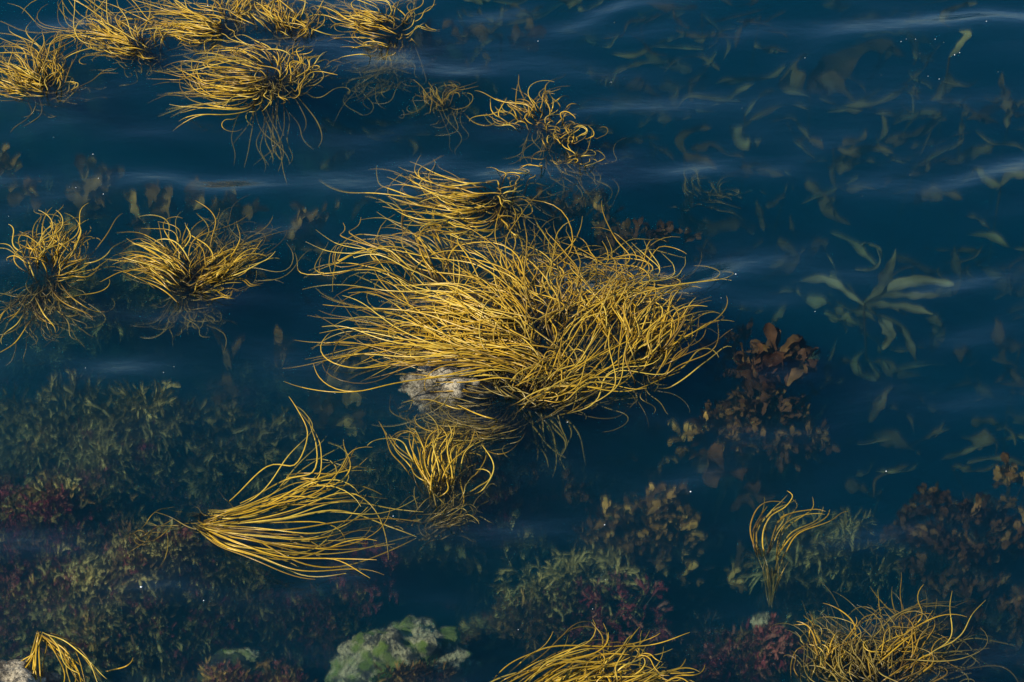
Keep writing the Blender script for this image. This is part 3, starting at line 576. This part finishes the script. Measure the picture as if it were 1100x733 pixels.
def frond(rg, L, w, levels=3, droop=.5, lobed=False):
    """a flat seaweed frond growing along +x from the origin that divides again and again"""
    Vs, Fs = [], []; k = 0
    def grow(p, a, e, L, w, lv):
        nonlocal k
        n = 4; ca, ce = rg.gauss(0, .5), rg.gauss(-.25, droop); t = np.linspace(0, 1, n)
        aa, ee = a + ca * t, e + ce * t
        d = np.stack([np.cos(ee) * np.cos(aa), np.cos(ee) * np.sin(aa), np.sin(ee)], 1)
        P = np.vstack([[0, 0, 0], np.cumsum((d[1:] + d[:-1]) / 2 * L / (n - 1), axis=0)]) + p
        wd = w * (np.array([.55, .8, .95, 1.0]) if lv > 0 else np.array([.7, 1.1 if lobed else .95, 1.25 if lobed else .75, .25]))
        V, F = ribbon(P, wd, (-math.sin(a), math.cos(a), rg.gauss(0, .6)), w * .35, rg, 1, .6)
        Vs.append(V); Fs.append(F + k); k += len(V)
        if lv > 0:
            for sg in (-1, 1) if rg.random() < .85 else (-1, 0, 1):
                grow(P[-1], aa[-1] + sg * rg.uniform(.25, .65), ee[-1] + rg.gauss(0, .3), L * rg.uniform(.6, .95), w * rg.uniform(.7, .95), lv - 1)
    grow(np.zeros(3), 0, 0.15, L / (1 + .8 * levels), w, levels)
    return np.vstack(Vs), np.vstack(Fs)
def placed(V, pos, az, el, sc_):
    """copies of V at pos (n x 3), turned by az and raised by el"""
    c, s_ = np.cos(el), np.sin(el); ca, sa = np.cos(az), np.sin(az)
    x = V[None, :, 0] * c[:, None] - V[None, :, 2] * s_[:, None]; z = V[None, :, 0] * s_[:, None] + V[None, :, 2] * c[:, None]; y = np.repeat(V[None, :, 1], len(az), 0)
    return np.stack([x * ca[:, None] - y * sa[:, None], x * sa[:, None] + y * ca[:, None], z], -1) * sc_[:, None, None] + pos[:, None, :]

def wrack(name, label, px, py, z, spread, n, Lr, wr_, mat, seed, kind='spoon', az0=None, az_s=3.2, el=(.1, 1.0), shade=(.4, .25), cat="seaweed", group=None):
    """a bush of leaf blades rising from short branches; spread = (half width, half depth) in metres"""
    rg = random.Random(seed); c = at(px, py, z)
    bz = min(z - 0.02, float(bed(c.x, c.y)))
    T = thing(name, label, cat, (c.x, c.y, bz), group)
    stems = []
    k = 0
    while k < n:
        a = rg.random() * 6.283; rr = math.sqrt(rg.random())
        b = np.array([c.x + spread[0] * rr * math.cos(a), c.y + spread[1] * rr * math.sin(a), z + rg.uniform(-.08, .03) - 0.10 * rr * rr])
        m = rg.randint(3, 6)
        azm = (az0 if az0 is not None else math.atan2(b[1] - c.y, b[0] - c.x)) + rg.gauss(0, .5)
        stems.append(b)
        for _ in range(m):
            if k >= n: break
            if kind == 'strap':
                V, F = frond(rg, rg.uniform(*Lr) * 1.25, rg.uniform(*wr_) * .55, 2)
                V = placed(V, b[None], np.array([azm + rg.gauss(0, az_s * .28)]), np.array([rg.uniform(*el)]), np.ones(1))[0]
            elif kind == 'lobed':
                V, F = frond(rg, rg.uniform(*Lr) * 1.15, rg.uniform(*wr_) * .8, 1, lobed=True)
                V = placed(V, b[None], np.array([azm + rg.gauss(0, az_s * .28)]), np.array([rg.uniform(*el)]), np.ones(1))[0]
            else:
                V, F = blade_from(rg, b, azm + rg.gauss(0, az_s * .28), rg.uniform(*el), rg.uniform(*Lr), rg.uniform(*wr_), kind, curve=.7, n=10, cross=4, ruffle=.45)
            add_part("blade", V, F, np.full(len(V), rg.gauss(*shade) + (.35 if rg.random() < .12 else 0)), T, mat); k += 1
    parts = []
    for b in stems:
        a = np.linspace(0, 1, 6)[:, None]; base = np.array([c.x + rg.gauss(0, .02), c.y + rg.gauss(0, .02), bz - .02])
        P = base[None] * (1 - a) + b[None] * a; P[:, 2] += 0.0; parts.append((P, np.linspace(.0022, .0018, 6), np.full(6, .05)))
    V, F, at_ = pack(parts, [.3] * len(parts))
    me = mesh_np("stem", V - np.array(T.location), F, at_); me.materials.append(M['olive_strand'])
    o = bpy.data.objects.new("stem", me); COL.objects.link(o); o.parent = T
    return T
UP = math.pi / 2
wrack("wrack", "dark brown leafy wrack right of the golden lobe, with upright rounded blades", 838, 396, -.10, (.15, .15), 110, (.09, .15), (.017, .028), M['brown'], 51, az0=UP, shade=(.5, .25))
wrack("wrack", "sprawling brown wrack just below the upright rounded one on the right", 822, 440, -.20, (.24, .13), 170, (.05, .10), (.009, .016), M['brown'], 52, kind='lobed', shade=(.6, .25))
wrack("wrack", "dim brown wrack sprig touching the tip of the golden lobe", 790, 368, -.17, (.12, .08), 57, (.05, .10), (.008, .014), M['brown'], 53, az0=2.6, shade=(.4, .2))
wrack("wrack", "sparse brown wrack with amber flecks under the lower left of the dark one", 770, 462, -.26, (.14, .12), 51, (.06, .10), (.012, .020), M['amber'], 54, kind='lobed', shade=(.45, .3))
wrack("wrack", "broad pendent brown blades at the foot of the wrack on the right", 765, 500, -.28, (.16, .06), 14, (.12, .20), (.022, .036), M['brown'], 55, az0=-1.7, az_s=1.5, shade=(.6, .2))
wrack("wrack", "amber brown frilly wrack lit gold, lower right of the middle", 690, 555, -.26, (.22, .20), 230, (.045, .085), (.010, .018), M['amber'], 56, kind='lobed', shade=(.38, .3))
wrack("wrack", "small amber wrack scrap between the stem and the frilly amber one", 592, 512, -.26, (.15, .03), 30, (.04, .07), (.010, .016), M['brown'], 57, kind='lobed', shade=(.7, .25))
wrack("wrack", "dark brown rounded wrack at the right edge below the middle", 1040, 560, -.22, (.26, .20), 220, (.045, .085), (.011, .019), M['brown'], 58, kind='lobed', shade=(.45, .28))
wrack("wrack", "small brown wrack with a pale top, at the right edge above the dark rounded one", 1088, 515, -.20, (.12, .07), 40, (.05, .09), (.010, .018), M['amber'], 59, kind='lobed', shade=(.5, .3))
wrack("wrack", "brown ragged wrack near the right edge beside the bushy olive clump", 1055, 650, -.30, (.22, .24), 150, (.045, .09), (.008, .015), M['brown'], 60, kind='lobed', shade=(.55, .3))
wrack("wrack", "brown tufts right above the middle tangle, under its tips", 690, 250, -.22, (.20, .16), 74, (.06, .11), (.010, .018), M['brown'], 61, kind='lobed', shade=(.55, .3))
wrack("wrack", "dim brown wrack below the looping clump at top centre", 618, 222, -.25, (.22, .14), 85, (.05, .10), (.008, .016), M['amber'], 62, kind='lobed', shade=(.25, .25))
wrack("wrack", "brown broad bladed weed deep at far left below the golden brush", 35, 195, -.34, (.34, .2), 34, (.12, .20), (.025, .045), M['amber'], 63, shade=(.45, .25))
wrack("wrack", "brown broad bladed weed deep in the water, above the windswept fan", 155, 215, -.32, (.36, .22), 40, (.12, .20), (.025, .045), M['amber'], 64, shade=(.45, .3))
wrack("wrack", "dim amber weed deep right of the windswept fan on the left", 290, 250, -.38, (.3, .28), 26, (.10, .17), (.018, .03), M['amber'], 65, kind='lobed', shade=(.35, .3))
wrack("wrack", "faint brown blades in the deep water between long fan and middle tangle", 310, 410, -.42, (.4, .28), 30, (.10, .18), (.018, .034), M['amber'], 66, kind='lobed', shade=(.4, .3))
wrack("wrack", "olive broad bladed weed deep at the top centre", 490, 55, -.34, (.36, .3), 34, (.12, .22), (.025, .045), M['deep_kelp'], 67, shade=(.3, .3))
wrack("wrack", "amber weed on the mound left of the frilly amber wrack", 535, 585, -.38, (.26, .16), 68, (.04, .08), (.008, .014), M['olive'], 68, kind='lobed', shade=(.5, .3))
wrack("wrack", "teal olive branching weed under the lone golden sprig", 900, 585, -.33, (.26, .18), 153, (.06, .13), (.006, .011), M['olive'], 69, kind='strap', shade=(.65, .25))
wrack("wrack", "dark red and brown weed growing beside the pale stone at the lone sprig's foot", 812, 690, -.27, (.17, .12), 119, (.03, .07), (.008, .014), M['red'], 70, kind='strap', shade=(.6, .3))
wrack("wrack", "maroon weed under the right end of the long golden fan", 398, 600, -.28, (.12, .12), 136, (.03, .06), (.007, .012), M['red'], 71, kind='strap', shade=(.55, .25))
wrack("wrack", "maroon feathery weed on the reef mound above the bottom golden fan", 660, 645, -.27, (.20, .14), 204, (.04, .08), (.006, .011), M['red'], 72, kind='strap', shade=(.6, .28))
wrack("wrack", "pale olive branching weed on the reef mound above the bottom golden fan", 625, 620, -.27, (.30, .14), 230, (.05, .10), (.006, .011), M['olive'], 73, kind='strap', shade=(.75, .25))
wrack("wrack", "pale olive bushy weed at far left under the curled tangle", 68, 435, -.30, (.30, .14), 230, (.06, .12), (.008, .014), M['olive'], 74, kind='strap', el=(0, .6), shade=(.45, .25))
wrack("wrack", "pale olive brush of weed, middle of the left side above the maroon patch", 150, 440, -.26, (.16, .12), 187, (.07, .13), (.008, .013), M['olive'], 75, kind='strap', el=(0, .6), shade=(.45, .22))
wrack("wrack", "pale olive mossy weed right of the brush on the left reef", 262, 468, -.30, (.24, .18), 230, (.05, .11), (.008, .014), M['olive'], 76, kind='strap', el=(0, .6), shade=(.45, .25))
wrack("wrack", "green dim weed under the two golden clumps on the left", 130, 300, -.34, (.24, .24), 153, (.06, .12), (.008, .014), M['olive'], 77, kind='strap', el=(0, .6), shade=(.7, .25))
wrack("wrack", "dim brown weed at the bottom right corner", 1080, 725, -.36, (.2, .2), 85, (.06, .11), (.010, .018), M['brown'], 78, kind='lobed', shade=(.55, .3))
wrack("wrack", "small brown weed among the deep water between lobe and frilly amber wrack", 690, 470, -.42, (.4, .14), 37, (.05, .10), (.010, .016), M['brown'], 79, kind='lobed', shade=(.5, .3))
wrack("wrack", "dim green sprigs left of the bushy olive clump at bottom right", 850, 700, -.36, (.25, .18), 85, (.05, .10), (.008, .014), M['olive'], 80, kind='strap', shade=(.5, .25))
wrack("wrack", "amber flecked weed rising between the frilly wrack and the lone sprig", 755, 600, -.40, (.2, .16), 51, (.05, .09), (.010, .016), M['amber'], 81, kind='lobed', shade=(.45, .3))

def kelp(label, arms, z, seed, mat, shade=.5, zr=None, group=None, frill=.25, ragged=False):
    """arms: (picture points, half width in metres); every arm becomes one blade"""
    rg = random.Random(seed); c = at(*arms[0][0][0], z); bz = float(bed(c.x, c.y))
    T = thing("kelp", label, "kelp", (c.x, c.y, min(bz, z - .05)), group)
    for pts, wd in arms:
        n = 25; p = crom(pts, n)[:, :2]; dz = (zr if zr is not None else .05); s = rg.uniform(-.6, 1.0)
        t = np.linspace(0, 1, n); zz = z + dz * s * t + .012 * np.sin(6 * t + rg.random() * 6)
        xy = lower(at_arr(p), zz); P = np.column_stack([xy, zz])
        d = P[-1] - P[0]; side = np.array([-d[1], d[0], rg.gauss(0, .55) * np.linalg.norm(d)])
        V, F = ribbon(P, wd * (np.interp(t, [0, .08, .35, .6, .85, 1], [.25, .5, .75, 1.05, .8, .15]) * (1 + .22 * np.sin(23 * t + 9 * s)) if ragged else blade_profile(t, 'leaf')) * (1 + .18 * np.sin(11 * t + rg.random() * 6) + .10 * np.sin(29 * t + rg.random() * 6)), side, wd * frill * 2.4, rg, 6, .8)
        u = np.tile(np.abs(np.linspace(-1, 1, 7)), n)
        add_part("blade", V, F, shade + .25 * (1 - u) + rg.gauss(0, .12), T, mat)
    a = np.linspace(0, 1, 8)[:, None]; P = np.array([c.x + rg.gauss(0, .25), c.y + rg.uniform(0, .3), bz - .03])[None] * (1 - a) ** 1.4 + np.array(c)[None] * (1 - (1 - a) ** 1.4)
    V, F, at_ = pack([(P, np.linspace(.004, .006, 8), np.full(8, .1))], [.4])
    me = mesh_np("stipe", V - np.array(T.location), F, at_); me.materials.append(M['olive_strand'])
    o = bpy.data.objects.new("stipe", me); COL.objects.link(o); o.parent = T
    return T
kelp("pale ghostly kelp with blades spread like fingers, right of the wrack", [
    ([(928, 328), (900, 308), (880, 300), (850, 304)], .020), ([(926, 326), (905, 300), (895, 285), (887, 272)], .009),
    ([(928, 326), (945, 310), (955, 290), (962, 268)], .024), ([(930, 326), (960, 308), (990, 302), (1025, 306)], .024),
    ([(930, 328), (958, 328), (980, 332), (1002, 338)], .017), ([(930, 330), (950, 342), (968, 352), (985, 390)], .019),
    ([(932, 330), (948, 345), (956, 360), (948, 376)], .024), ([(930, 326), (950, 318), (972, 318), (1010, 318)], .014),
    ([(948, 278), (944, 268), (930, 262), (922, 270)], .009), ([(942, 268), (945, 282), (935, 290), (918, 290)], .007)],
    -.22, 90, M['kelp'], .55, ragged=True)
kelp("large round brown kelp blade deep in the water, upper right", [
    ([(870, 100), (890, 80), (910, 62), (945, 50), (975, 62)], .085), ([(872, 100), (850, 90), (850, 70), (870, 58)], .060),
    ([(874, 102), (885, 90), (905, 95), (920, 112)], .050)], -.40, 91, M['deep_kelp'], .3)
kelp("long thin curved kelp ribbons deep in the water, under the round blade", [
    ([(800, 125), (815, 105), (840, 98), (870, 104)], .018), ([(805, 130), (830, 118), (850, 112), (868, 118)], .016),
    ([(880, 106), (900, 112), (925, 114), (955, 106), (985, 85)], .016), ([(808, 130), (790, 140), (800, 155), (822, 150)], .036),
    ([(830, 130), (850, 128), (862, 140), (870, 150)], .02)], -.36, 92, M['deep_kelp'], .6)
kelp("pale curled kelp strip at upper right with a bright bend", [
    ([(1020, 62), (1030, 50), (1040, 38), (1030, 34)], .022), ([(1020, 30), (1012, 20), (1030, 8), (1050, 4)], .020)], -.22, 93, M['deep_kelp'], .85)
kelp("olive kelp blades deep at the right edge near the top", [
    ([(1075, 200), (1060, 195), (1050, 185), (1030, 200)], .022), ([(1070, 205), (1085, 190), (1100, 188), (1120, 195)], .024),
    ([(1040, 215), (1025, 212), (1005, 205), (990, 215)], .024)], -.32, 94, M['deep_kelp'], .55)
kelp("looped olive kelp deep below the blue ripples, right of top centre", [
    ([(735, 165), (730, 150), (745, 140), (765, 138)], .022), ([(735, 165), (745, 172), (760, 175), (770, 182)], .03),
    ([(742, 160), (765, 158), (780, 165), (800, 170)], .03)], -.36, 95, M['deep_kelp'], .35)
kelp("brown kelp blades deep in the water above the ghostly kelp", [
    ([(895, 160), (910, 155), (925, 148), (930, 140)], .03), ([(900, 160), (915, 165), (940, 160), (960, 165)], .022),
    ([(890, 165), (880, 158), (870, 150), (855, 152)], .02)], -.34, 96, M['deep_kelp'], .45)
deep = []
krg = random.Random(5)
deep_labels = {
    (760, 60): "faint olive kelp deep near the top, left of the round brown blade", (705, 130): "small bright kelp scraps near the top right of centre",
    (1000, 110): "faint brown kelp arcs between round blade and right edge", (1060, 110): "dim teal kelp deep at the right edge below the pale strip",
    (970, 180): "dim brown kelp deep below the thin ribbons", (850, 190): "dim reddish kelp hanging deep below the looped olive one",
    (1040, 260): "olive kelp with yellow patch right above the ghostly kelp", (800, 260): "dim upright kelp strip left above the ghostly kelp",
    (1070, 300): "large dim rounded kelp at the right edge level with the ghostly kelp", (870, 340): "grey oval kelp blade under the left arm of the ghostly kelp",
    (1040, 430): "tall dim reddish kelp below the ghostly kelp at the right", (1070, 390): "amber kelp scraps at the right edge below the ghostly kelp",
    (950, 400): "dim brown kelp strips right of the wrack", (690, 110): "faint kelp deep between tufts and the upper right kelps",
    (570, 20): "pale green kelp strip at the top edge right of centre", (640, 30): "dim olive kelp near the top edge at the centre",
    (350, 300): "dim brown kelp deep between the windswept fan and the middle tangle", (420, 140): "dim brown kelp deep under the top row of thongweed",
    (1000, 470): "dim blue green kelp in the deep water right of the wrack", (900, 480): "dim brown kelp scraps below the wrack",
    (760, 20): "faint olive kelp at the top edge, right half", (960, 20): "dim brown kelp at the top edge above the round blade"}
for (px, py), lb in deep_labels.items():
    arms = []
    for _ in range(krg.randint(10, 17)):
        a = krg.uniform(-.7, .7) + (math.pi if krg.random() < .5 else 0); L = krg.uniform(22, 85); x, y = px + krg.gauss(0, 42), py + krg.gauss(0, 20)
        pts = [(x, y)]
        for _s in range(3):
            a += krg.gauss(0, .55); x += L / 3 * math.cos(a); y += L / 3 * math.sin(a) * .7; pts.append((x, y))
        arms.append((pts, krg.choice((.006, .009, .012, .016, .022, .034))))
    kelp(lb, arms, krg.uniform(-.60, -.32), krg.randint(0, 9999), M['deep_kelp'], krg.uniform(.15, .75))

# ------------------------------------------------------------------ rocks
def rock(name, label, px, py, z, size, mat, seed, top_cut=None):
    c = at(px, py, z); ROCKS.append((tuple(c), size))
    bm = bmesh.new(); bmesh.ops.create_icosphere(bm, subdivisions=5, radius=1)
    off = Vector((seed * 3.1, seed * 1.7, 0))
    for v in bm.verts:
        d = v.co.normalized()
        k = 1 + .34 * noise.noise(d * 1.5 + off) + .26 * noise.noise(d * 3.4 + off) + .13 * noise.noise(d * 8 + off) + .05 * noise.noise(d * 20 + off)
        q = noise.noise(d * 2.2 + off * 2); k -= .10 * abs(q)
        v.co = Vector((d.x * size[0], d.y * size[1], d.z * size[2])) * k
    me = bpy.data.meshes.new(name); bm.to_mesh(me); bm.free()
    for p_ in me.polygons: p_.use_smooth = True
    o = link(name, me, mat); o.location = c; o['label'] = label; o['category'] = "rock"; return o
rock("rock", "pale lichened rock breaking the surface under the middle golden tangle", 487, 418, -.092, (.175, .15, .11), M['rock'], 1)
rock("rock", "submerged rock with bright green and cream crust at the bottom, left of centre", 434, 712, -.27, (.22, .16, .12), M['green_rock'], 2)
rock("rock", "cream crusted rock in the bottom left corner under the arching strands", 8, 752, -.07, (.18, .12, .10), M['rock'], 3)
rock("rock", "small pale topped stone at the foot of the lone golden sprig", 818, 668, -.26, (.034, .028, .025), M['green_rock'], 4)
rock("rock", "small pale oblong stone on the reef at the bottom, left of the green rock", 260, 706, -.24, (.065, .026, .024), M['green_rock'], 5)
rock("rock", "small pale stone under the maroon weed below the long golden fan", 382, 612, -.33, (.05, .04, .04), M['rock'], 6)

# ------------------------------------------------------------------ turf of the reef (nobody could count it)
def ground_arr(x, y):
    z = bed(x, y)
    for c, q in ROCKS:
        d = 1 - ((x - c[0]) / q[0]) ** 2 - ((y - c[1]) / q[1]) ** 2
        z = np.where(d > 0, np.maximum(z, c[2] + q[2] * 1.12 * np.sqrt(np.clip(d, 0, 1))), z)
    return z
def turf(name, label, patches, mat, seed, Lr, w, levels=2, shade=(.5, .28), lift=.02, per=12, deepest=-.95):
    rg = random.Random(seed); nr = np.random.RandomState(seed)
    P = []
    for (px, py, rx, ry, n) in patches:
        a = nr.rand(n) * 6.283; q = np.sqrt(nr.rand(n)); P.append(np.stack([px + rx * q * np.cos(a), py + ry * q * np.sin(a)], 1))
    P = np.vstack(P); xy0 = at_arr(P); z = np.full(len(P), -.5)
    for _ in range(10):
        xy = lower(xy0, z); z = .5 * z + .5 * ground_arr(xy[:, 0], xy[:, 1])
    xy = lower(xy0, z); keep = z > deepest; xy, z = xy[keep], z[keep]; n = len(z)
    # neighbours lean the same way, as the swell lays them
    lean = 2.2 * np.sin(1.7 * xy[:, 0] + 1.1 * xy[:, 1]) + 1.4 * np.sin(3.1 * xy[:, 1] - 2.3 * xy[:, 0]); q0 = nr.normal(shade[0], shade[1], n)
    q0 += .25 * np.sin(5 * xy[:, 0] + 3 * np.sin(4 * xy[:, 1]))
    m = n * per; idx = np.repeat(np.arange(n), per)
    pos = np.column_stack([xy[idx] + nr.normal(0, .014, (m, 2)), z[idx] + nr.uniform(-.012, lift, m)])
    az = lean[idx] + nr.normal(0, 1.3, m); el = nr.uniform(-.15, .75, m); sz = nr.uniform(.7, 1.4, n)[idx] * nr.uniform(.7, 1.2, m); sh = q0[idx] + nr.normal(0, .24, m)
    Vs, Fs, qs, k = [], [], [], 0; NT_ = 14
    for tmp in range(NT_):
        V, F = frond(rg, rg.uniform(*Lr), w * rg.uniform(.8, 1.2), levels)
        sel = np.arange(tmp, m, NT_); W_ = placed(V, pos[sel], az[sel], el[sel], sz[sel]).reshape(-1, 3)
        Vs.append(W_); Fs.append((F[None] + (np.arange(len(sel)) * len(V))[:, None, None]).reshape(-1, 4) + k); k += len(W_); qs.append(np.repeat(sh[sel], len(V)))
    me = mesh_np(name, np.vstack(Vs), np.vstack(Fs), {'shade': np.clip(np.concatenate(qs), 0, 1)})
    o = link(name, me, mat); o['kind'] = "stuff"; o['label'] = label; o['category'] = "seaweed"; return o
turf("olive_turf", "fine olive seaweed turf of the upper reef at left and of the lower mounds", [(80, 470, 120, 50, 300), (250, 490, 80, 45, 190), (150, 420, 150, 50, 190), (60, 330, 80, 50, 120), (190, 340, 60, 30, 60), (600, 625, 90, 30, 190), (890, 590, 70, 34, 110), (340, 540, 90, 60, 60)], M['olive'], 101, (.05, .085), .0024, shade=(.36, .30))
turf("olive_wrack_turf", "broad forked olive wrack covering the reef at lower left", [(150, 640, 120, 75, 470), (40, 600, 60, 80, 200), (180, 545, 90, 40, 150), (300, 600, 60, 60, 90), (60, 690, 60, 40, 90), (430, 692, 60, 34, 130), (280, 660, 60, 50, 90), (560, 650, 80, 40, 70)], M['olive'], 111, (.045, .075), .0038, levels=2, shade=(.42, .30), per=9)
turf("red_turf", "maroon seaweed turf covering the reef at lower left", [(30, 600, 60, 80, 360), (90, 540, 110, 38, 320), (180, 470, 70, 30, 150), (130, 455, 70, 24, 120), (300, 700, 120, 42, 380), (220, 560, 90, 34, 150), (10, 660, 40, 60, 140), (270, 620, 70, 60, 120), (390, 600, 60, 34, 130), (650, 645, 70, 34, 200), (480, 690, 60, 45, 180), (800, 690, 60, 40, 140), (330, 480, 50, 30, 80), (560, 560, 60, 30, 80), (110, 640, 120, 70, 240), (340, 650, 60, 40, 160), (90, 430, 110, 40, 120), (230, 440, 60, 30, 80)], M['red'], 102, (.03, .055), .0024, levels=3, shade=(.48, .28))
turf("amber_turf", "rusty seaweed turf scattered on the lower reef", [(140, 545, 80, 26, 90), (280, 725, 110, 25, 130), (490, 700, 70, 40, 160), (450, 700, 50, 40, 150), (420, 690, 50, 30, 60), (20, 722, 40, 16, 60), (450, 625, 60, 30, 55), (380, 690, 30, 40, 60), (540, 680, 60, 40, 90), (700, 570, 80, 44, 160), (500, 640, 100, 50, 120), (30, 200, 70, 40, 40), (160, 220, 90, 40, 50), (240, 500, 60, 30, 40), (380, 420, 80, 50, 40), (640, 600, 60, 30, 60), (330, 650, 70, 40, 90), (100, 500, 120, 60, 120), (60, 640, 80, 60, 70), (120, 300, 120, 60, 60)], M['amber'], 103, (.035, .06), .0034, levels=1, shade=(.3, .30))
turf("brown_turf", "dark brown seaweed carpet spread over all the mounds of the seabed", [(600, 690, 100, 50, 260), (760, 690, 90, 50, 220), (560, 610, 80, 44, 160), (860, 620, 100, 50, 160), (1050, 600, 90, 90, 300), (620, 250, 110, 50, 110), (640, 540, 90, 60, 150), (440, 570, 70, 50, 110), (980, 620, 70, 60, 90), (550, 500, 560, 250, 1100), (200, 250, 260, 130, 450), (350, 470, 220, 110, 450), (250, 600, 250, 130, 400)], M['brown'], 104, (.04, .075), .0038, levels=1, shade=(.62, .30), per=9)
turf("green_turf", "bright green seaweed fringe on the crusted rock at the bottom", [(400, 708, 30, 24, 150), (455, 690, 34, 22, 60), (430, 725, 40, 12, 60), (90, 730, 30, 10, 14), (450, 668, 30, 8, 30)], M['green'], 105, (.02, .035), .0018, shade=(.55, .3))

# ------------------------------------------------------------------ white specks drifting on the water
frg = random.Random(9); Vs, Fs, k = [], [], 0
ico = bmesh.new(); bmesh.ops.create_icosphere(ico, subdivisions=1, radius=1)
iv = np.array([v.co[:] for v in ico.verts]); ico.verts.ensure_lookup_table(); ifc = np.array([[v.index for v in f.verts] for f in ico.faces]); ico.free()
spots = [(100, 166), (58, 150), (75, 203), (82, 204), (106, 193), (10, 236), (176, 403), (187, 395), (360, 427), (578, 42), (568, 51), (515, 41), (670, 84), (660, 26), (1013, 50), (1059, 28), (1004, 47), (1009, 85), (972, 20), (926, 215), (790, 300), (875, 340), (952, 507), (650, 630)]
spots += [(frg.uniform(0, 1100), frg.uniform(0, 733)) for _ in range(26)] + [(frg.gauss(1000, 60), frg.gauss(60, 40)) for _ in range(10)]
for (px, py) in spots:
    c = at(px, py); r = .0011 + .0030 * frg.random() ** 3; c.z = float(wave(c.x, c.y)) + r * .2
    Vs.append(iv * r * np.array([frg.uniform(.8, 1.6), 1, .7]) + np.array(c)); Fs.append(ifc + k); k += len(iv)
o = link("foam_specks", mesh_np("foam_specks", np.vstack(Vs), np.vstack(Fs)), M['foam'], kind="stuff")
o['label'] = "tiny white foam specks drifting on the water"; o['category'] = "foam"
